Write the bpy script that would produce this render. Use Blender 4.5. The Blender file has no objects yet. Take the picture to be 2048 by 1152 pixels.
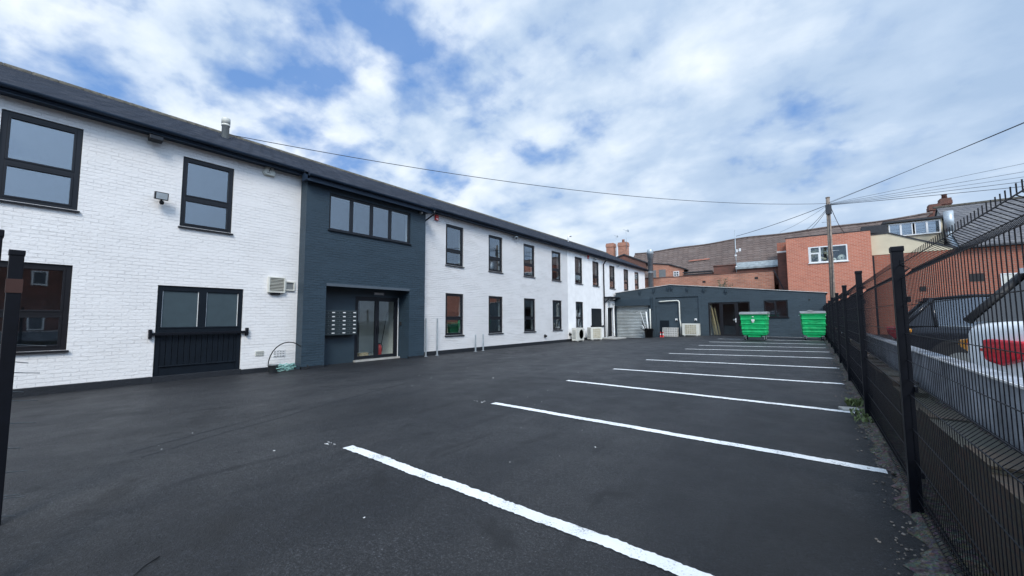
import bpy, bmesh, math, random
from math import radians, sin, cos, pi
from mathutils import Vector, Matrix
random.seed(7)
scn = bpy.context.scene
col = scn.collection

# ------------------------------------------------------------------ camera
CAM_H = 1.40
YAW, PITCH, ROLL = radians(36.813), radians(4.367), radians(-0.26)
fw = Vector((-sin(YAW)*cos(PITCH), cos(YAW)*cos(PITCH), sin(PITCH)))
rt = Vector((cos(YAW), sin(YAW), 0)); up = rt.cross(fw)
r2 = rt*cos(ROLL)+up*sin(ROLL); u2 = up*cos(ROLL)-rt*sin(ROLL)
cd = bpy.data.cameras.new('camera'); cam = bpy.data.objects.new('camera', cd); col.objects.link(cam)
cam.matrix_world = Matrix(((r2.x, u2.x, -fw.x, 0), (r2.y, u2.y, -fw.y, 0), (r2.z, u2.z, -fw.z, CAM_H), (0, 0, 0, 1)))
cd.sensor_width = 36; cd.lens = 36*800.3/2048; cd.clip_start = 0.05; cd.clip_end = 2000
scn.camera = cam
scn.view_settings.view_transform = 'Standard'
scn.view_settings.look = 'None'
scn.view_settings.gamma = 1
scn.view_settings.exposure = 0.52

# ------------------------------------------------------------------ sun and sky
SUN_TO = Vector((0.62, -0.62, 0.80)).normalized()
sl = bpy.data.lights.new('sun', 'SUN'); sl.energy = 1.9; sl.angle = radians(20); sl.color = (1, 0.95, 0.87)
so = bpy.data.objects.new('sun', sl); col.objects.link(so)
so.rotation_euler = SUN_TO.to_track_quat('Z', 'Y').to_euler()

w = bpy.data.worlds.new('World'); scn.world = w; w.use_nodes = True
nt = w.node_tree; nt.nodes.clear()
def N(t, **k):
    n = nt.nodes.new(t)
    for a, b in k.items():
        setattr(n, a, b)
    return n
def L(a, b): nt.links.new(a, b)
def M_(op, a, b=None, c=None, clamp=False):
    n = N('ShaderNodeMath', operation=op); n.use_clamp = clamp
    for i, v in enumerate((a, b, c)):
        if v is None: continue
        if isinstance(v, (int, float)): n.inputs[i].default_value = v
        else: L(v, n.inputs[i])
    return n.outputs[0]
def ramp(fac, stops):
    n = N('ShaderNodeValToRGB'); L(fac, n.inputs[0])
    e = n.color_ramp.elements
    while len(e) < len(stops): e.new(0.5)
    for el, (p, c) in zip(e, stops):
        el.position = p; el.color = (*c, 1) if len(c) == 3 else c
    return n.outputs[0]
def mixc(f, a, b):
    n = N('ShaderNodeMix', data_type='RGBA')
    for i, v in ((0, f), (6, a), (7, b)):
        if isinstance(v, (int, float)): n.inputs[i].default_value = v
        elif isinstance(v, tuple): n.inputs[i].default_value = (*v, 1)
        else: L(v, n.inputs[i])
    return n.outputs[2]
sky = N('ShaderNodeTexSky', sky_type='NISHITA'); sky.sun_disc = False
sky.sun_elevation = math.asin(SUN_TO.z); sky.sun_rotation = math.atan2(SUN_TO.x, SUN_TO.y)
tc = N('ShaderNodeTexCoord'); sp = N('ShaderNodeSeparateXYZ'); L(tc.outputs['Generated'], sp.inputs[0])
zc = M_('MAXIMUM', sp.outputs[2], 0.0)
den = M_('ADD', zc, 0.34)
px_ = M_('DIVIDE', sp.outputs[0], den); py_ = M_('DIVIDE', sp.outputs[1], den)
cv = N('ShaderNodeCombineXYZ'); L(px_, cv.inputs[0]); L(py_, cv.inputs[1])
def noise(scale, detail, rough, dist, off, vec=None, stretch=None):
    m = N('ShaderNodeMapping'); L(vec or cv.outputs[0], m.inputs[0]); m.inputs['Location'].default_value = off
    if stretch: m.inputs['Rotation'].default_value = (0, 0, stretch[2]); m.inputs['Scale'].default_value = (stretch[0], stretch[1], 1)
    n = N('ShaderNodeTexNoise'); L(m.outputs[0], n.inputs[0])
    n.inputs['Scale'].default_value = scale; n.inputs['Detail'].default_value = detail
    n.inputs['Roughness'].default_value = rough; n.inputs['Distortion'].default_value = dist
    return n.outputs[0]
n_big = noise(1.7, 5, 0.55, 0.2, (9.9, 7.7, 3.3))
n_puff = noise(5.6, 8, 0.52, 0.1, (3.3, 2.2, 8.0))
n_str = noise(1.9, 6, 0.52, 0.2, (2.0, 7.0, 5.0), stretch=(0.9, 1.7, radians(35)))
def dirdot(v):
    d = N('ShaderNodeVectorMath', operation='DOT_PRODUCT'); L(tc.outputs['Generated'], d.inputs[0])
    d.inputs[1].default_value = Vector(v).normalized(); return d.outputs['Value']
gap = M_('POWER', M_('MAXIMUM', dirdot((-0.86, 0.26, 0.44)), 0), 12.0)
gap2 = M_('POWER', M_('MAXIMUM', dirdot((-0.60, 0.56, 0.57)), 0), 30.0)
cov = M_('ADD', M_('MULTIPLY', n_big, 0.55), M_('MULTIPLY', n_puff, 0.95))
cov = M_('SUBTRACT', cov, M_('MULTIPLY', gap, 0.21))
cov = M_('SUBTRACT', cov, M_('MULTIPLY', gap2, 0.06))
low = M_('SUBTRACT', 1.0, M_('MULTIPLY', zc, 3.2), clamp=True)
cov = M_('ADD', M_('ADD', cov, M_('MULTIPLY', low, 0.20)), -0.018)
covf = ramp(cov, [(0.42, (0.10,)*3), (0.52, (0.50,)*3), (0.60, (0.88,)*3), (0.68, (1, 1, 1))])
shade = M_('ADD', M_('MULTIPLY', n_str, 0.62), M_('MULTIPLY', n_puff, 0.38))
side = M_('MULTIPLY_ADD', dirdot((-0.85, 0.5, 0.0)), 0.24, -0.155)
shade = M_('ADD', shade, side)
ccol = ramp(shade, [(0.34, (3.0, 4.05, 5.6)), (0.47, (3.9, 4.9, 6.3)), (0.57, (5.4, 6.2, 7.2)), (0.70, (7.4, 7.8, 8.2))])
sunb = M_('POWER', M_('MAXIMUM', dirdot(SUN_TO), 0), 2.0)
ccol2 = N('ShaderNodeVectorMath', operation='SCALE'); L(ccol, ccol2.inputs[0]); L(M_('MULTIPLY_ADD', sunb, 2.2, 1.0), ccol2.inputs['Scale'])
skyc = mixc(0.72, sky.outputs[0], (0.9, 2.3, 5.5))
full = mixc(covf, skyc, ccol2.outputs[0])
hz = M_('POWER', M_('SUBTRACT', 1.0, zc), 9.0)
full = mixc(M_('MULTIPLY', hz, 0.55), full, (4.2, 5.1, 6.2))
bg = N('ShaderNodeBackground'); L(full, bg.inputs[0]); bg.inputs[1].default_value = 0.1
wo = N('ShaderNodeOutputWorld'); L(bg.outputs[0], wo.inputs[0])

# ------------------------------------------------------------------ helpers
def tag(o, label=None, cat=None, group=None, kind=None):
    if label: o['label'] = label
    if cat: o['category'] = cat
    if group: o['group'] = group
    if kind: o['kind'] = kind
    return o
def empty(name, loc=(0, 0, 0), rz=0, label=None, cat=None, group=None):
    o = bpy.data.objects.new(name, None); o.empty_display_size = 0.1; col.objects.link(o)
    o.location = loc; o.rotation_euler = (0, 0, rz)
    return tag(o, label, cat, group)
def copy_tree(o, parent=None):
    c = o.copy(); col.objects.link(c)
    if parent: c.parent = parent
    for ch in list(o.children): copy_tree(ch, c)
    return c

class MB:
    """collects shapes into one mesh"""
    def __init__(s): s.bm = bmesh.new(); s.mi = 0
    def face(s, pts):
        vs = [s.bm.verts.new(p) for p in pts]
        f = s.bm.faces.new(vs); f.material_index = s.mi; return f
    def box(s, x0, x1, y0, y1, z0, z1, M=None, bev=0):
        if x0 > x1: x0, x1 = x1, x0
        if y0 > y1: y0, y1 = y1, y0
        if z0 > z1: z0, z1 = z1, z0
        P = [(x0, y0, z0), (x1, y0, z0), (x1, y1, z0), (x0, y1, z0), (x0, y0, z1), (x1, y0, z1), (x1, y1, z1), (x0, y1, z1)]
        vs = [s.bm.verts.new(p) for p in P]; fs = []
        for q in ((0, 3, 2, 1), (4, 5, 6, 7), (0, 1, 5, 4), (1, 2, 6, 5), (2, 3, 7, 6), (3, 0, 4, 7)):
            f = s.bm.faces.new([vs[i] for i in q]); f.material_index = s.mi; fs.append(f)
        if M is not None:
            for v in vs: v.co = M @ v.co
        if bev:
            es = list({e for f in fs for e in f.edges})
            bmesh.ops.bevel(s.bm, geom=es, offset=bev, segments=2, affect='EDGES', profile=0.6)
        return s
    def prism(s, poly, axis, a, b):
        """polygon (2-D points) swept along an axis: x -> (a, p, q), y -> (p, a, q), z -> (p, q, a)"""
        def P(t, p):
            return {'x': (t, p[0], p[1]), 'y': (p[0], t, p[1]), 'z': (p[0], p[1], t)}[axis]
        A = [s.bm.verts.new(P(a, p)) for p in poly]; B = [s.bm.verts.new(P(b, p)) for p in poly]
        n = len(poly); fs = [s.bm.faces.new(A), s.bm.faces.new(B[::-1])]
        for i in range(n):
            fs.append(s.bm.faces.new((A[i], B[i], B[(i+1) % n], A[(i+1) % n])))
        for f in fs: f.material_index = s.mi
        bmesh.ops.recalc_face_normals(s.bm, faces=fs)
        return s
    def tube(s, pts, r, n=8, r_end=None, cap=True):
        pts = [Vector(p) for p in pts]; rings = []; prev = None
        for i, p in enumerate(pts):
            if i == 0: d = pts[1]-p
            elif i == len(pts)-1: d = p-pts[i-1]
            else: d = (pts[i+1]-p).normalized()+(p-pts[i-1]).normalized()
            d.normalize()
            if prev is None:
                a = Vector((0, 0, 1)) if abs(d.z) < 0.9 else Vector((1, 0, 0))
            else: a = prev
            x = a-d*a.dot(d)
            if x.length < 1e-6: x = d.orthogonal()
            x.normalize(); prev = x; y = d.cross(x)
            rr = r if r_end is None else r+(r_end-r)*i/(len(pts)-1)
            rings.append([s.bm.verts.new(p+(x*cos(2*pi*(k+.5)/n)+y*sin(2*pi*(k+.5)/n))*rr) for k in range(n)])
        for A, B in zip(rings, rings[1:]):
            for k in range(n):
                f = s.bm.faces.new((A[k], A[(k+1) % n], B[(k+1) % n], B[k])); f.material_index = s.mi; f.smooth = n > 4
        if cap:
            for R in (rings[0][::-1], rings[-1]):
                f = s.bm.faces.new(R); f.material_index = s.mi
        return s
    def lathe(s, prof, n=20, loc=(0, 0, 0), axis='z'):
        loc = Vector(loc); rings = []
        for r, h in prof:
            ring = []
            for k in range(n):
                c_, s_ = r*cos(2*pi*k/n), r*sin(2*pi*k/n)
                p = {'z': (c_, s_, h), 'x': (h, c_, s_), 'y': (s_, h, c_)}[axis]
                ring.append(s.bm.verts.new(loc+Vector(p)))
            rings.append(ring)
        for A, B in zip(rings, rings[1:]):
            for k in range(n):
                f = s.bm.faces.new((A[k], A[(k+1) % n], B[(k+1) % n], B[k])); f.material_index = s.mi; f.smooth = True
        for R in (rings[0][::-1], rings[-1]):
            f = s.bm.faces.new(R); f.material_index = s.mi
        return s
    def build(s, name, mat, parent=None, bevel=0, smooth=False, merge=0, at=None):
        if merge: bmesh.ops.remove_doubles(s.bm, verts=s.bm.verts, dist=merge)
        me = bpy.data.meshes.new(name); s.bm.to_mesh(me); s.bm.free()
        for m in (mat if isinstance(mat, (list, tuple)) else [mat]): me.materials.append(m)
        if smooth:
            for p in me.polygons: p.use_smooth = True
        o = bpy.data.objects.new(name, me); col.objects.link(o)
        if parent: o.parent = parent
        if at: o.location = at
        if bevel:
            b = o.modifiers.new('bevel', 'BEVEL'); b.width = bevel; b.segments = 2; b.limit_method = 'ANGLE'; b.angle_limit = radians(40)
        return o

def wall_mb(mb, axis, pos, u0, u1, v0, v1, holes, depth, top=None):
    """wall face in the plane axis = pos with rectangular openings (u0, u1, v0, v1) and their reveals going back by depth.
    top: optional polygon points above v1, seated on the wall."""
    us = sorted({u0, u1, *[h[0] for h in holes], *[h[1] for h in holes]})
    vs = sorted({v0, v1, *[h[2] for h in holes], *[h[3] for h in holes]})
    def P(u, v, d=0):
        return (pos-d, u, v) if axis == 'x' else (u, pos+d, v)
    for a, b in zip(us, us[1:]):
        for c, d in zip(vs, vs[1:]):
            mu, mv = (a+b)/2, (c+d)/2
            if any(h[0] < mu < h[1] and h[2] < mv < h[3] for h in holes): continue
            mb.face([P(a, c), P(b, c), P(b, d), P(a, d)])
    for h in holes:
        a, b, c, d = h[:4]; dp = h[4] if len(h) > 4 else depth
        mb.face([P(a, c), P(a, c, dp), P(a, d, dp), P(a, d)])
        mb.face([P(b, c), P(b, d), P(b, d, dp), P(b, c, dp)])
        mb.face([P(a, d), P(a, d, dp), P(b, d, dp), P(b, d)])
        mb.face([P(a, c), P(b, c), P(b, c, dp), P(a, c, dp)])
    if top: mb.face([P(u, v) for u, v in top])

# ------------------------------------------------------------------ materials
class NT:
    def __init__(s, name):
        s.m = bpy.data.materials.new(name); s.m.use_nodes = True; s.t = s.m.node_tree; s.b = s.t.nodes['Principled BSDF']
    def n(s, t, **k):
        n = s.t.nodes.new(t)
        for a, b in k.items(): setattr(n, a, b)
        return n
    def l(s, a, b): s.t.links.new(a, b)
    def obj(s): return s.n('ShaderNodeTexCoord').outputs['Object']
    def noise(s, scale, detail=4, rough=.55, vec=None, dist=0, sc=None):
        v = vec or s.obj()
        if sc:
            m = s.n('ShaderNodeMapping'); s.l(v, m.inputs[0]); m.inputs['Scale'].default_value = sc; v = m.outputs[0]
        n = s.n('ShaderNodeTexNoise'); s.l(v, n.inputs[0])
        n.inputs['Scale'].default_value = scale; n.inputs['Detail'].default_value = detail
        n.inputs['Roughness'].default_value = rough; n.inputs['Distortion'].default_value = dist
        return n.outputs[0]
    def ramp(s, f, stops):
        n = s.n('ShaderNodeValToRGB'); s.l(f, n.inputs[0]); e = n.color_ramp.elements
        while len(e) < len(stops): e.new(.5)
        for el, (p, c) in zip(e, stops): el.position = p; el.color = (c, c, c, 1) if isinstance(c, (int, float)) else (*c, 1)
        return n.outputs[0]
    def mix(s, f, a, b, mode='MIX'):
        n = s.n('ShaderNodeMix', data_type='RGBA', blend_type=mode)
        for i, v in ((0, f), (6, a), (7, b)):
            if isinstance(v, (int, float)): n.inputs[i].default_value = v if i == 0 else (v, v, v, 1)
            elif isinstance(v, tuple): n.inputs[i].default_value = (*v, 1)
            else: s.l(v, n.inputs[i])
        return n.outputs[2]
    def math(s, op, a, b=None):
        n = s.n('ShaderNodeMath', operation=op)
        for i, v in enumerate((a, b)):
            if v is None: continue
            if isinstance(v, (int, float)): n.inputs[i].default_value = v
            else: s.l(v, n.inputs[i])
        return n.outputs[0]
    def bump(s, h, dist=.01, strength=1, chain=None):
        n = s.n('ShaderNodeBump'); s.l(h, n.inputs['Height']); n.inputs['Distance'].default_value = dist; n.inputs['Strength'].default_value = strength
        if chain: s.l(chain, n.inputs['Normal'])
        return n.outputs[0]
    def fin(s, c=None, rough=None, metal=None, normal=None, spec=None):
        for key, v in (('Base Color', c), ('Roughness', rough), ('Metallic', metal), ('Normal', normal), ('Specular IOR Level', spec)):
            if v is None: continue
            i = s.b.inputs[key]
            if isinstance(v, (int, float)): i.default_value = v
            elif isinstance(v, tuple): i.default_value = (*v, 1)
            else: s.l(v, i)
        return s.m

def plain(name, c, rough=.6, metal=0, var=.18, scale=6, bump=0, bscale=60, spec=None):
    s = NT(name); f = s.noise(scale, 5)
    lo = tuple(x*(1-var) for x in c); hi = tuple(min(1, x*(1+var)) for x in c)
    cc = s.ramp(f, [(.3, lo), (.7, hi)])
    nm = s.bump(s.noise(bscale, 4), bump) if bump else None
    return s.fin(cc, rough, metal, nm, spec)

def uv_wall(s):
    sp = s.n('ShaderNodeSeparateXYZ'); s.l(s.obj(), sp.inputs[0])
    c = s.n('ShaderNodeCombineXYZ'); s.l(s.math('ADD', sp.outputs[0], sp.outputs[1]), c.inputs[0]); s.l(sp.outputs[2], c.inputs[1])
    return c.outputs[0], sp
def brick_tex(s, vec, bw=.225, rh=.075, mortar=.01, c1=(0, 0, 0), c2=(1, 1, 1), cm=(.5, .5, .5), wob=.004):
    nz = s.n('ShaderNodeTexNoise'); s.l(vec, nz.inputs[0]); nz.inputs['Scale'].default_value = 5
    a = s.n('ShaderNodeVectorMath', operation='MULTIPLY_ADD'); s.l(nz.outputs['Color'], a.inputs[0]); a.inputs[1].default_value = (wob*2,)*3; s.l(vec, a.inputs[2])
    b = s.n('ShaderNodeTexBrick'); s.l(a.outputs[0], b.inputs[0]); b.inputs['Scale'].default_value = 1
    b.inputs['Brick Width'].default_value = bw; b.inputs['Row Height'].default_value = rh; b.inputs['Mortar Size'].default_value = mortar
    b.inputs['Mortar Smooth'].default_value = .3; b.inputs['Bias'].default_value = 0
    for k, c in (('Color1', c1), ('Color2', c2), ('Mortar', cm)): b.inputs[k].default_value = (*c, 1)
    return b
def painted_brick(name, c, line, dirt=.1, rough=.6, bumpd=.006, linestr=.5, bw=.225, rh=.075):
    s = NT(name); v, sp = uv_wall(s); b = brick_tex(s, v, bw, rh, mortar=.006*rh/.075, wob=.011)
    patch = s.ramp(s.noise(2.3, 5, .65, sc=(1, .6, 2.6)), [(.42, 0.05), (.62, 1)])
    f = s.math('MULTIPLY', s.math('MULTIPLY', b.outputs['Fac'], patch), linestr)
    base = s.mix(s.ramp(s.noise(.7, 6), [(.3, 0), (.75, 1)]), tuple(x*(1-dirt) for x in c), c)
    base = s.mix(s.math('MULTIPLY', s.ramp(s.noise(9, 5), [(.5, 0), (.8, 1)]), dirt), base, tuple(x*.78 for x in c))
    cc = s.mix(f, base, line)
    h = s.math('SUBTRACT', s.math('MULTIPLY', s.noise(26, 5), .9), s.math('MULTIPLY', b.outputs['Fac'], s.math('ADD', s.math('MULTIPLY', patch, .75), .2)))
    h = s.math('ADD', h, s.math('MULTIPLY', s.noise(3, 4), 1.2))
    return s.fin(cc, rough, 0, s.bump(h, bumpd))
def raw_brick(name, c1, c2, cm, rough=.85, stain=.35, stainc=(.06, .05, .04), bw=.225, rh=.075, mortar=.010):
    s = NT(name); v, sp = uv_wall(s); b = brick_tex(s, v, bw, rh, mortar, c1, c2, cm)
    k = s.ramp(s.noise(.9, 7, .6), [(.42, 0), (.72, stain)])
    cc = s.mix(k, b.outputs['Color'], stainc)
    cc = s.mix(s.math('MULTIPLY', s.noise(22, 4), .35), cc, tuple(x*.55 for x in c1))
    h = s.math('SUBTRACT', s.math('MULTIPLY', s.noise(40, 4), .5), b.outputs['Fac'])
    return s.fin(cc, rough, 0, s.bump(h, .008))
def tiles(name, c1, c2, cm, bw, rh, moss=(.2, .19, .16), mossk=.35, bumpd=.03, rough=.8, spec=.3):
    s = NT(name); v, sp = uv_wall(s); b = brick_tex(s, v, bw, rh, .012, c1, c2, cm, wob=.006)
    k = s.ramp(s.noise(2.2, 8, .7, sc=(1, 1, 2.5)), [(.50, 0), (.66, mossk)])
    cc = s.mix(k, b.outputs['Color'], moss)
    cc = s.mix(s.ramp(s.noise(.35, 4), [(.4, 0), (.7, .4)]), cc, tuple(x*.6 for x in c1))
    cc = s.mix(s.ramp(s.noise(30, 3), [(.66, 0), (.74, .5)]), cc, tuple(min(1, x*2.2) for x in moss))
    h = s.math('SUBTRACT', s.math('MULTIPLY', s.noise(20, 4), .4), b.outputs['Fac'])
    return s.fin(cc, rough, 0, s.bump(h, bumpd), spec)

MT = {}
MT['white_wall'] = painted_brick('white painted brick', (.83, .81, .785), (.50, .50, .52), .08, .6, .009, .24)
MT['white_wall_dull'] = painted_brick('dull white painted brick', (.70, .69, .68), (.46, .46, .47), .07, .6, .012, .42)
MT['white_render'] = plain('white rough render', (.86, .85, .83), .7, var=.06, scale=2.5, bump=.02, bscale=14)
MT['blue_wall'] = painted_brick('slate blue painted brick', (.026, .050, .071), (.011, .023, .034), .18, .55, .016, 1.0)
MT['blue_smooth'] = plain('slate blue smooth paint', (.023, .040, .054), .5, var=.1, scale=2, bump=.004)
MT['teal_wall'] = painted_brick('dark teal painted brick', (.038, .060, .076), (.016, .028, .038), .22, .55, .010, .9, .30, .10)
MT['plinth'] = plain('black bitumen plinth', (.012, .014, .018), .55, bump=.01, bscale=30)
MT['dark_frame'] = plain('anthracite frame', (.0095, .011, .015), .4, var=.08, spec=.35)
MT['brown_frame'] = plain('dark brown frame', (.010, .0095, .0115), .4, var=.08, spec=.35)
MT['dark_door'] = plain('dark blue painted boards', (.0045, .008, .013), .5, spec=.25, var=.14, bump=.003)
MT['mail'] = plain('dark grey green letterbox steel', (.032, .045, .050), .45, var=.08)
MT['plate'] = plain('brushed plate', (.30, .31, .33), .4, .3)
MT['lintel'] = plain('grey blue lintel', (.075, .095, .115), .5, var=.08)
MT['fascia'] = plain('dark blue fascia paint', (.018, .031, .052), .5, var=.15, scale=2, spec=.25)
MT['white_plastic'] = plain('white plastic', (.75, .75, .73), .4, var=.05)
MT['cream_plastic'] = plain('cream plastic', (.62, .61, .54), .45, var=.08)
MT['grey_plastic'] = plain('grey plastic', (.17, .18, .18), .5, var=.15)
MT['black_metal'] = plain('black coated steel', (.0035, .0045, .008), .5, var=.2, scale=12, spec=.25)
MT['galv'] = plain('galvanised steel', (.42, .46, .48), .42, .35, var=.25, scale=5)
MT['shutter'] = plain('galvanised shutter', (.50, .53, .52), .42, .35, var=.2, scale=1.4)
MT['slate'] = tiles('dark slate tiles', (.018, .023, .034), (.034, .040, .054), (.008, .010, .016), .30, .115, (.085, .085, .095), .45, .03, .85, .12)
MT['ridge'] = plain('mossy ridge tiles', (.10, .09, .07), .8, var=.5, scale=9, bump=.02)
MT['pantile'] = tiles('brown pantiles', (.135, .098, .084), (.175, .128, .108), (.055, .042, .036), .42, .24, (.24, .21, .19), .40, .05)
MT['grey_slate'] = tiles('grey slates', (.11, .11, .12), (.17, .165, .165), (.05, .05, .05), .30, .17, (.22, .21, .2), .3, .02)
MT['brick_old'] = raw_brick('old orange brick', (.60, .25, .15), (.42, .15, .09), (.42, .31, .24), stain=.42, bw=.33, rh=.11, mortar=.018)
MT['brick_dark'] = raw_brick('sooty old brick', (.26, .095, .062), (.17, .065, .048), (.13, .10, .085), stain=.7)
MT['brick_red'] = raw_brick('bright red brick', (.64, .215, .125), (.51, .155, .09), (.62, .37, .28), stain=.08, bw=.29, rh=.095, mortar=.016)
MT['brick_right'] = raw_brick('orange red brick', (.42, .125, .07), (.34, .10, .058), (.32, .21, .16), stain=.2, bw=.33, rh=.11, mortar=.018)
MT['brick_moss'] = raw_brick('mossy low brick', (.10, .060, .042), (.070, .055, .038), (.075, .072, .058), stain=.95, stainc=(.035, .042, .018))
MT['cream_render'] = plain('cream render', (.60, .52, .37), .8, var=.08, scale=1.5, bump=.006)
MT['lead'] = plain('grey lead sheet', (.28, .31, .31), .5, .2, var=.3, scale=4, bump=.01, bscale=6)
MT['felt'] = plain('dark roof felt', (.035, .037, .042), .8, var=.3, bump=.01)
MT['flashing'] = plain('pale metal flashing', (.62, .60, .56), .45, .2, var=.25, scale=3)
MT['lining'] = plain('pale window lining', (.80, .80, .78), .7, var=.05)
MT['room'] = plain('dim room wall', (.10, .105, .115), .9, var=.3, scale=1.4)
MT['blind'] = plain('frosted blind film', (.048, .070, .080), .4, var=.08)
MT['green_bin'] = plain('green bin steel', (.0, .40, .115), .48, var=.28, scale=5, bump=.012, bscale=7)
MT['bin_lid'] = plain('grey bin lid', (.20, .21, .21), .55, var=.2, scale=6)
MT['rubber'] = plain('black rubber', (.012, .012, .012), .7)
MT['red'] = plain('red paint', (.55, .03, .025), .4, var=.1)
MT['wood'] = plain('pale sawn timber', (.52, .38, .21), .75, var=.2, scale=7)
MT['pole'] = plain('weathered pole wood', (.21, .165, .13), .85, var=.35, scale=7, bump=.01, bscale=30)
MT['concrete'] = plain('pale concrete', (.36, .35, .32), .85, var=.2, scale=5, bump=.006)
MT['cable'] = plain('black cable', (.03, .033, .04), .6)
MT['hose_green'] = plain('pale green hose', (.22, .42, .38), .5)
MT['cardboard'] = plain('beige board', (.50, .38, .24), .8)
MT['green_item'] = plain('green fabric', (.02, .20, .08), .7)
MT['paper'] = plain('beige crumpled paper', (.42, .38, .28), .85, var=.35, scale=9, bump=.03, bscale=12)
MT['car_white'] = plain('white car paint', (.80, .82, .82), .22, var=.02)
MT['car_black'] = plain('black car paint', (.014, .015, .020), .18, var=.1)
MT['cladding'] = plain('black car cladding', (.014, .014, .015), .6)
MT['tail'] = plain('red lamp lens', (.62, .012, .03), .12, var=.3, scale=14)
MT['amber'] = plain('amber lamp lens', (.65, .27, .03), .15)
MT['rust'] = plain('rusty tape', (.045, .018, .014), .8)
MT['leaf'] = plain('weed leaves', (.13, .17, .06), .7, var=.4, scale=20)
MT['leaf_dark'] = plain('buddleia leaves', (.05, .075, .04), .8, var=.4, scale=20)

def glass_mat(name, tint, refl, haze=.02, fk=.8):
    s = NT(name); t = s.t
    for n in list(t.nodes):
        if n.type != 'OUTPUT_MATERIAL': t.nodes.remove(n)
    out = [n for n in t.nodes if n.type == 'OUTPUT_MATERIAL'][0]
    tr = s.n('ShaderNodeBsdfTransparent'); tr.inputs[0].default_value = (*tint, 1)
    gl = s.n('ShaderNodeBsdfGlossy'); gl.inputs['Roughness'].default_value = haze; gl.inputs[0].default_value = (.93, .96, 1, 1)
    wv = s.noise(.8, 3); bn = s.bump(wv, .012, .12); s.l(bn, gl.inputs['Normal'])
    lw = s.n('ShaderNodeLayerWeight'); lw.inputs[0].default_value = .5
    f = s.math('ADD', s.math('MULTIPLY', s.math('POWER', lw.outputs['Facing'], 3.0), fk), refl)
    f = s.math('MINIMUM', f, .95)
    mx = s.n('ShaderNodeMixShader'); s.l(f, mx.inputs[0]); s.l(tr.outputs[0], mx.inputs[1]); s.l(gl.outputs[0], mx.inputs[2])
    s.l(mx.outputs[0], out.inputs[0]); return s.m
MT['glass'] = glass_mat('window glass', (.82, .87, .89), .17, fk=.6)
MT['glass_door'] = glass_mat('door glass', (.90, .93, .92), .055, fk=.4)
MT['glass_car'] = glass_mat('car glass', (.10, .12, .12), .12, fk=.5)

def asphalt():
    s = NT('new asphalt'); o = s.obj()
    base = s.ramp(s.noise(.33, 5, .6, sc=(1.5, .5, 1)), [(.38, (.0050, .0055, .0072)), (.50, (.0110, .0118, .0142)), (.64, (.027, .0272, .0288))])
    sp_ = s.n('ShaderNodeSeparateXYZ'); s.l(o, sp_.inputs[0])
    dx_ = s.math('ADD', s.math('MULTIPLY', s.math('ADD', sp_.outputs[0], 7.4), .36), s.math('MULTIPLY', s.math('SUBTRACT', s.noise(.4, 4), .5), 2.2))
    lane = s.math('MULTIPLY', s.math('POWER', 2.718, s.math('MULTIPLY', s.math('MULTIPLY', dx_, dx_), -1.0)), s.ramp(s.noise(.9, 5, sc=(1.6, .4, 1)), [(.3, .25), (.7, 1)]))
    base = s.mix(s.math('MULTIPLY', lane, .60), base, (.046, .0452, .0448))
    g1 = s.ramp(s.noise(95, 3, .75), [(.32, .15), (.48, .8), (.58, 1.6), (.70, 4.6)])
    g2 = s.ramp(s.noise(42, 4, .75), [(.32, .40), (.52, .95), (.70, 2.1)])
    cc = s.mix(1.0, s.mix(1.0, base, g1, 'MULTIPLY'), g2, 'MULTIPLY')
    st = s.ramp(s.noise(1.5, 6, .65, dist=.6, sc=(2.2, .7, 1)), [(.57, 0), (.66, .85)])
    cc = s.mix(st, cc, (.006, .006, .0075))
    for (cx, cy, rx, ry, k) in ((-4.5, 1.57, .10, .07, .9), (-3.13, 2.22, .34, .10, .8), (-1.75, 2.15, .30, .12, .8), (-3.3, 1.08, .40, .13, .75), (-4.6, .75, .5, .16, .8), (-7.2, 2.1, .7, .2, .6), (-.1, 5.6, .5, .35, .7), (.1, 3.6, .45, .4, .7), (-2.6, 6.4, .5, .2, .5), (-.4, 8.9, .5, .3, .6)):
        mp = s.n('ShaderNodeMapping', vector_type='TEXTURE'); s.l(o, mp.inputs[0]); mp.inputs['Location'].default_value = (cx, cy, 0); mp.inputs['Rotation'].default_value = (0, 0, radians(150)); mp.inputs['Scale'].default_value = (rx, ry, 1)
        ln = s.n('ShaderNodeVectorMath', operation='LENGTH'); sx = s.n('ShaderNodeVectorMath', operation='MULTIPLY'); s.l(mp.outputs[0], sx.inputs[0]); sx.inputs[1].default_value = (1, 1, 0); s.l(sx.outputs[0], ln.inputs[0])
        dd = s.math('ADD', ln.outputs['Value'], s.math('MULTIPLY', s.math('SUBTRACT', s.noise(7, 5, .7), .5), 2.6))
        cc = s.mix(s.ramp(dd, [(.35, k), (1.0, 0)]), cc, (.0045, .0045, .0055))
    h = s.math('ADD', s.noise(110, 3, .75), s.math('MULTIPLY', s.noise(34, 4, .7), 1.6))
    n1 = s.bump(s.noise(1.4, 5), .06, .7)
    pale = s.ramp(s.noise(2.6, 7, .7, dist=.4, sc=(1, .5, 1)), [(.60, 0), (.74, .5)])
    cc = s.mix(pale, cc, (.062, .060, .060))
    return s.fin(cc, s.ramp(s.noise(2.0, 5), [(.3, .46), (.7, .66)]), 0, s.bump(h, .016, 1, n1), .5)
MT['asphalt'] = asphalt()
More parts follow.
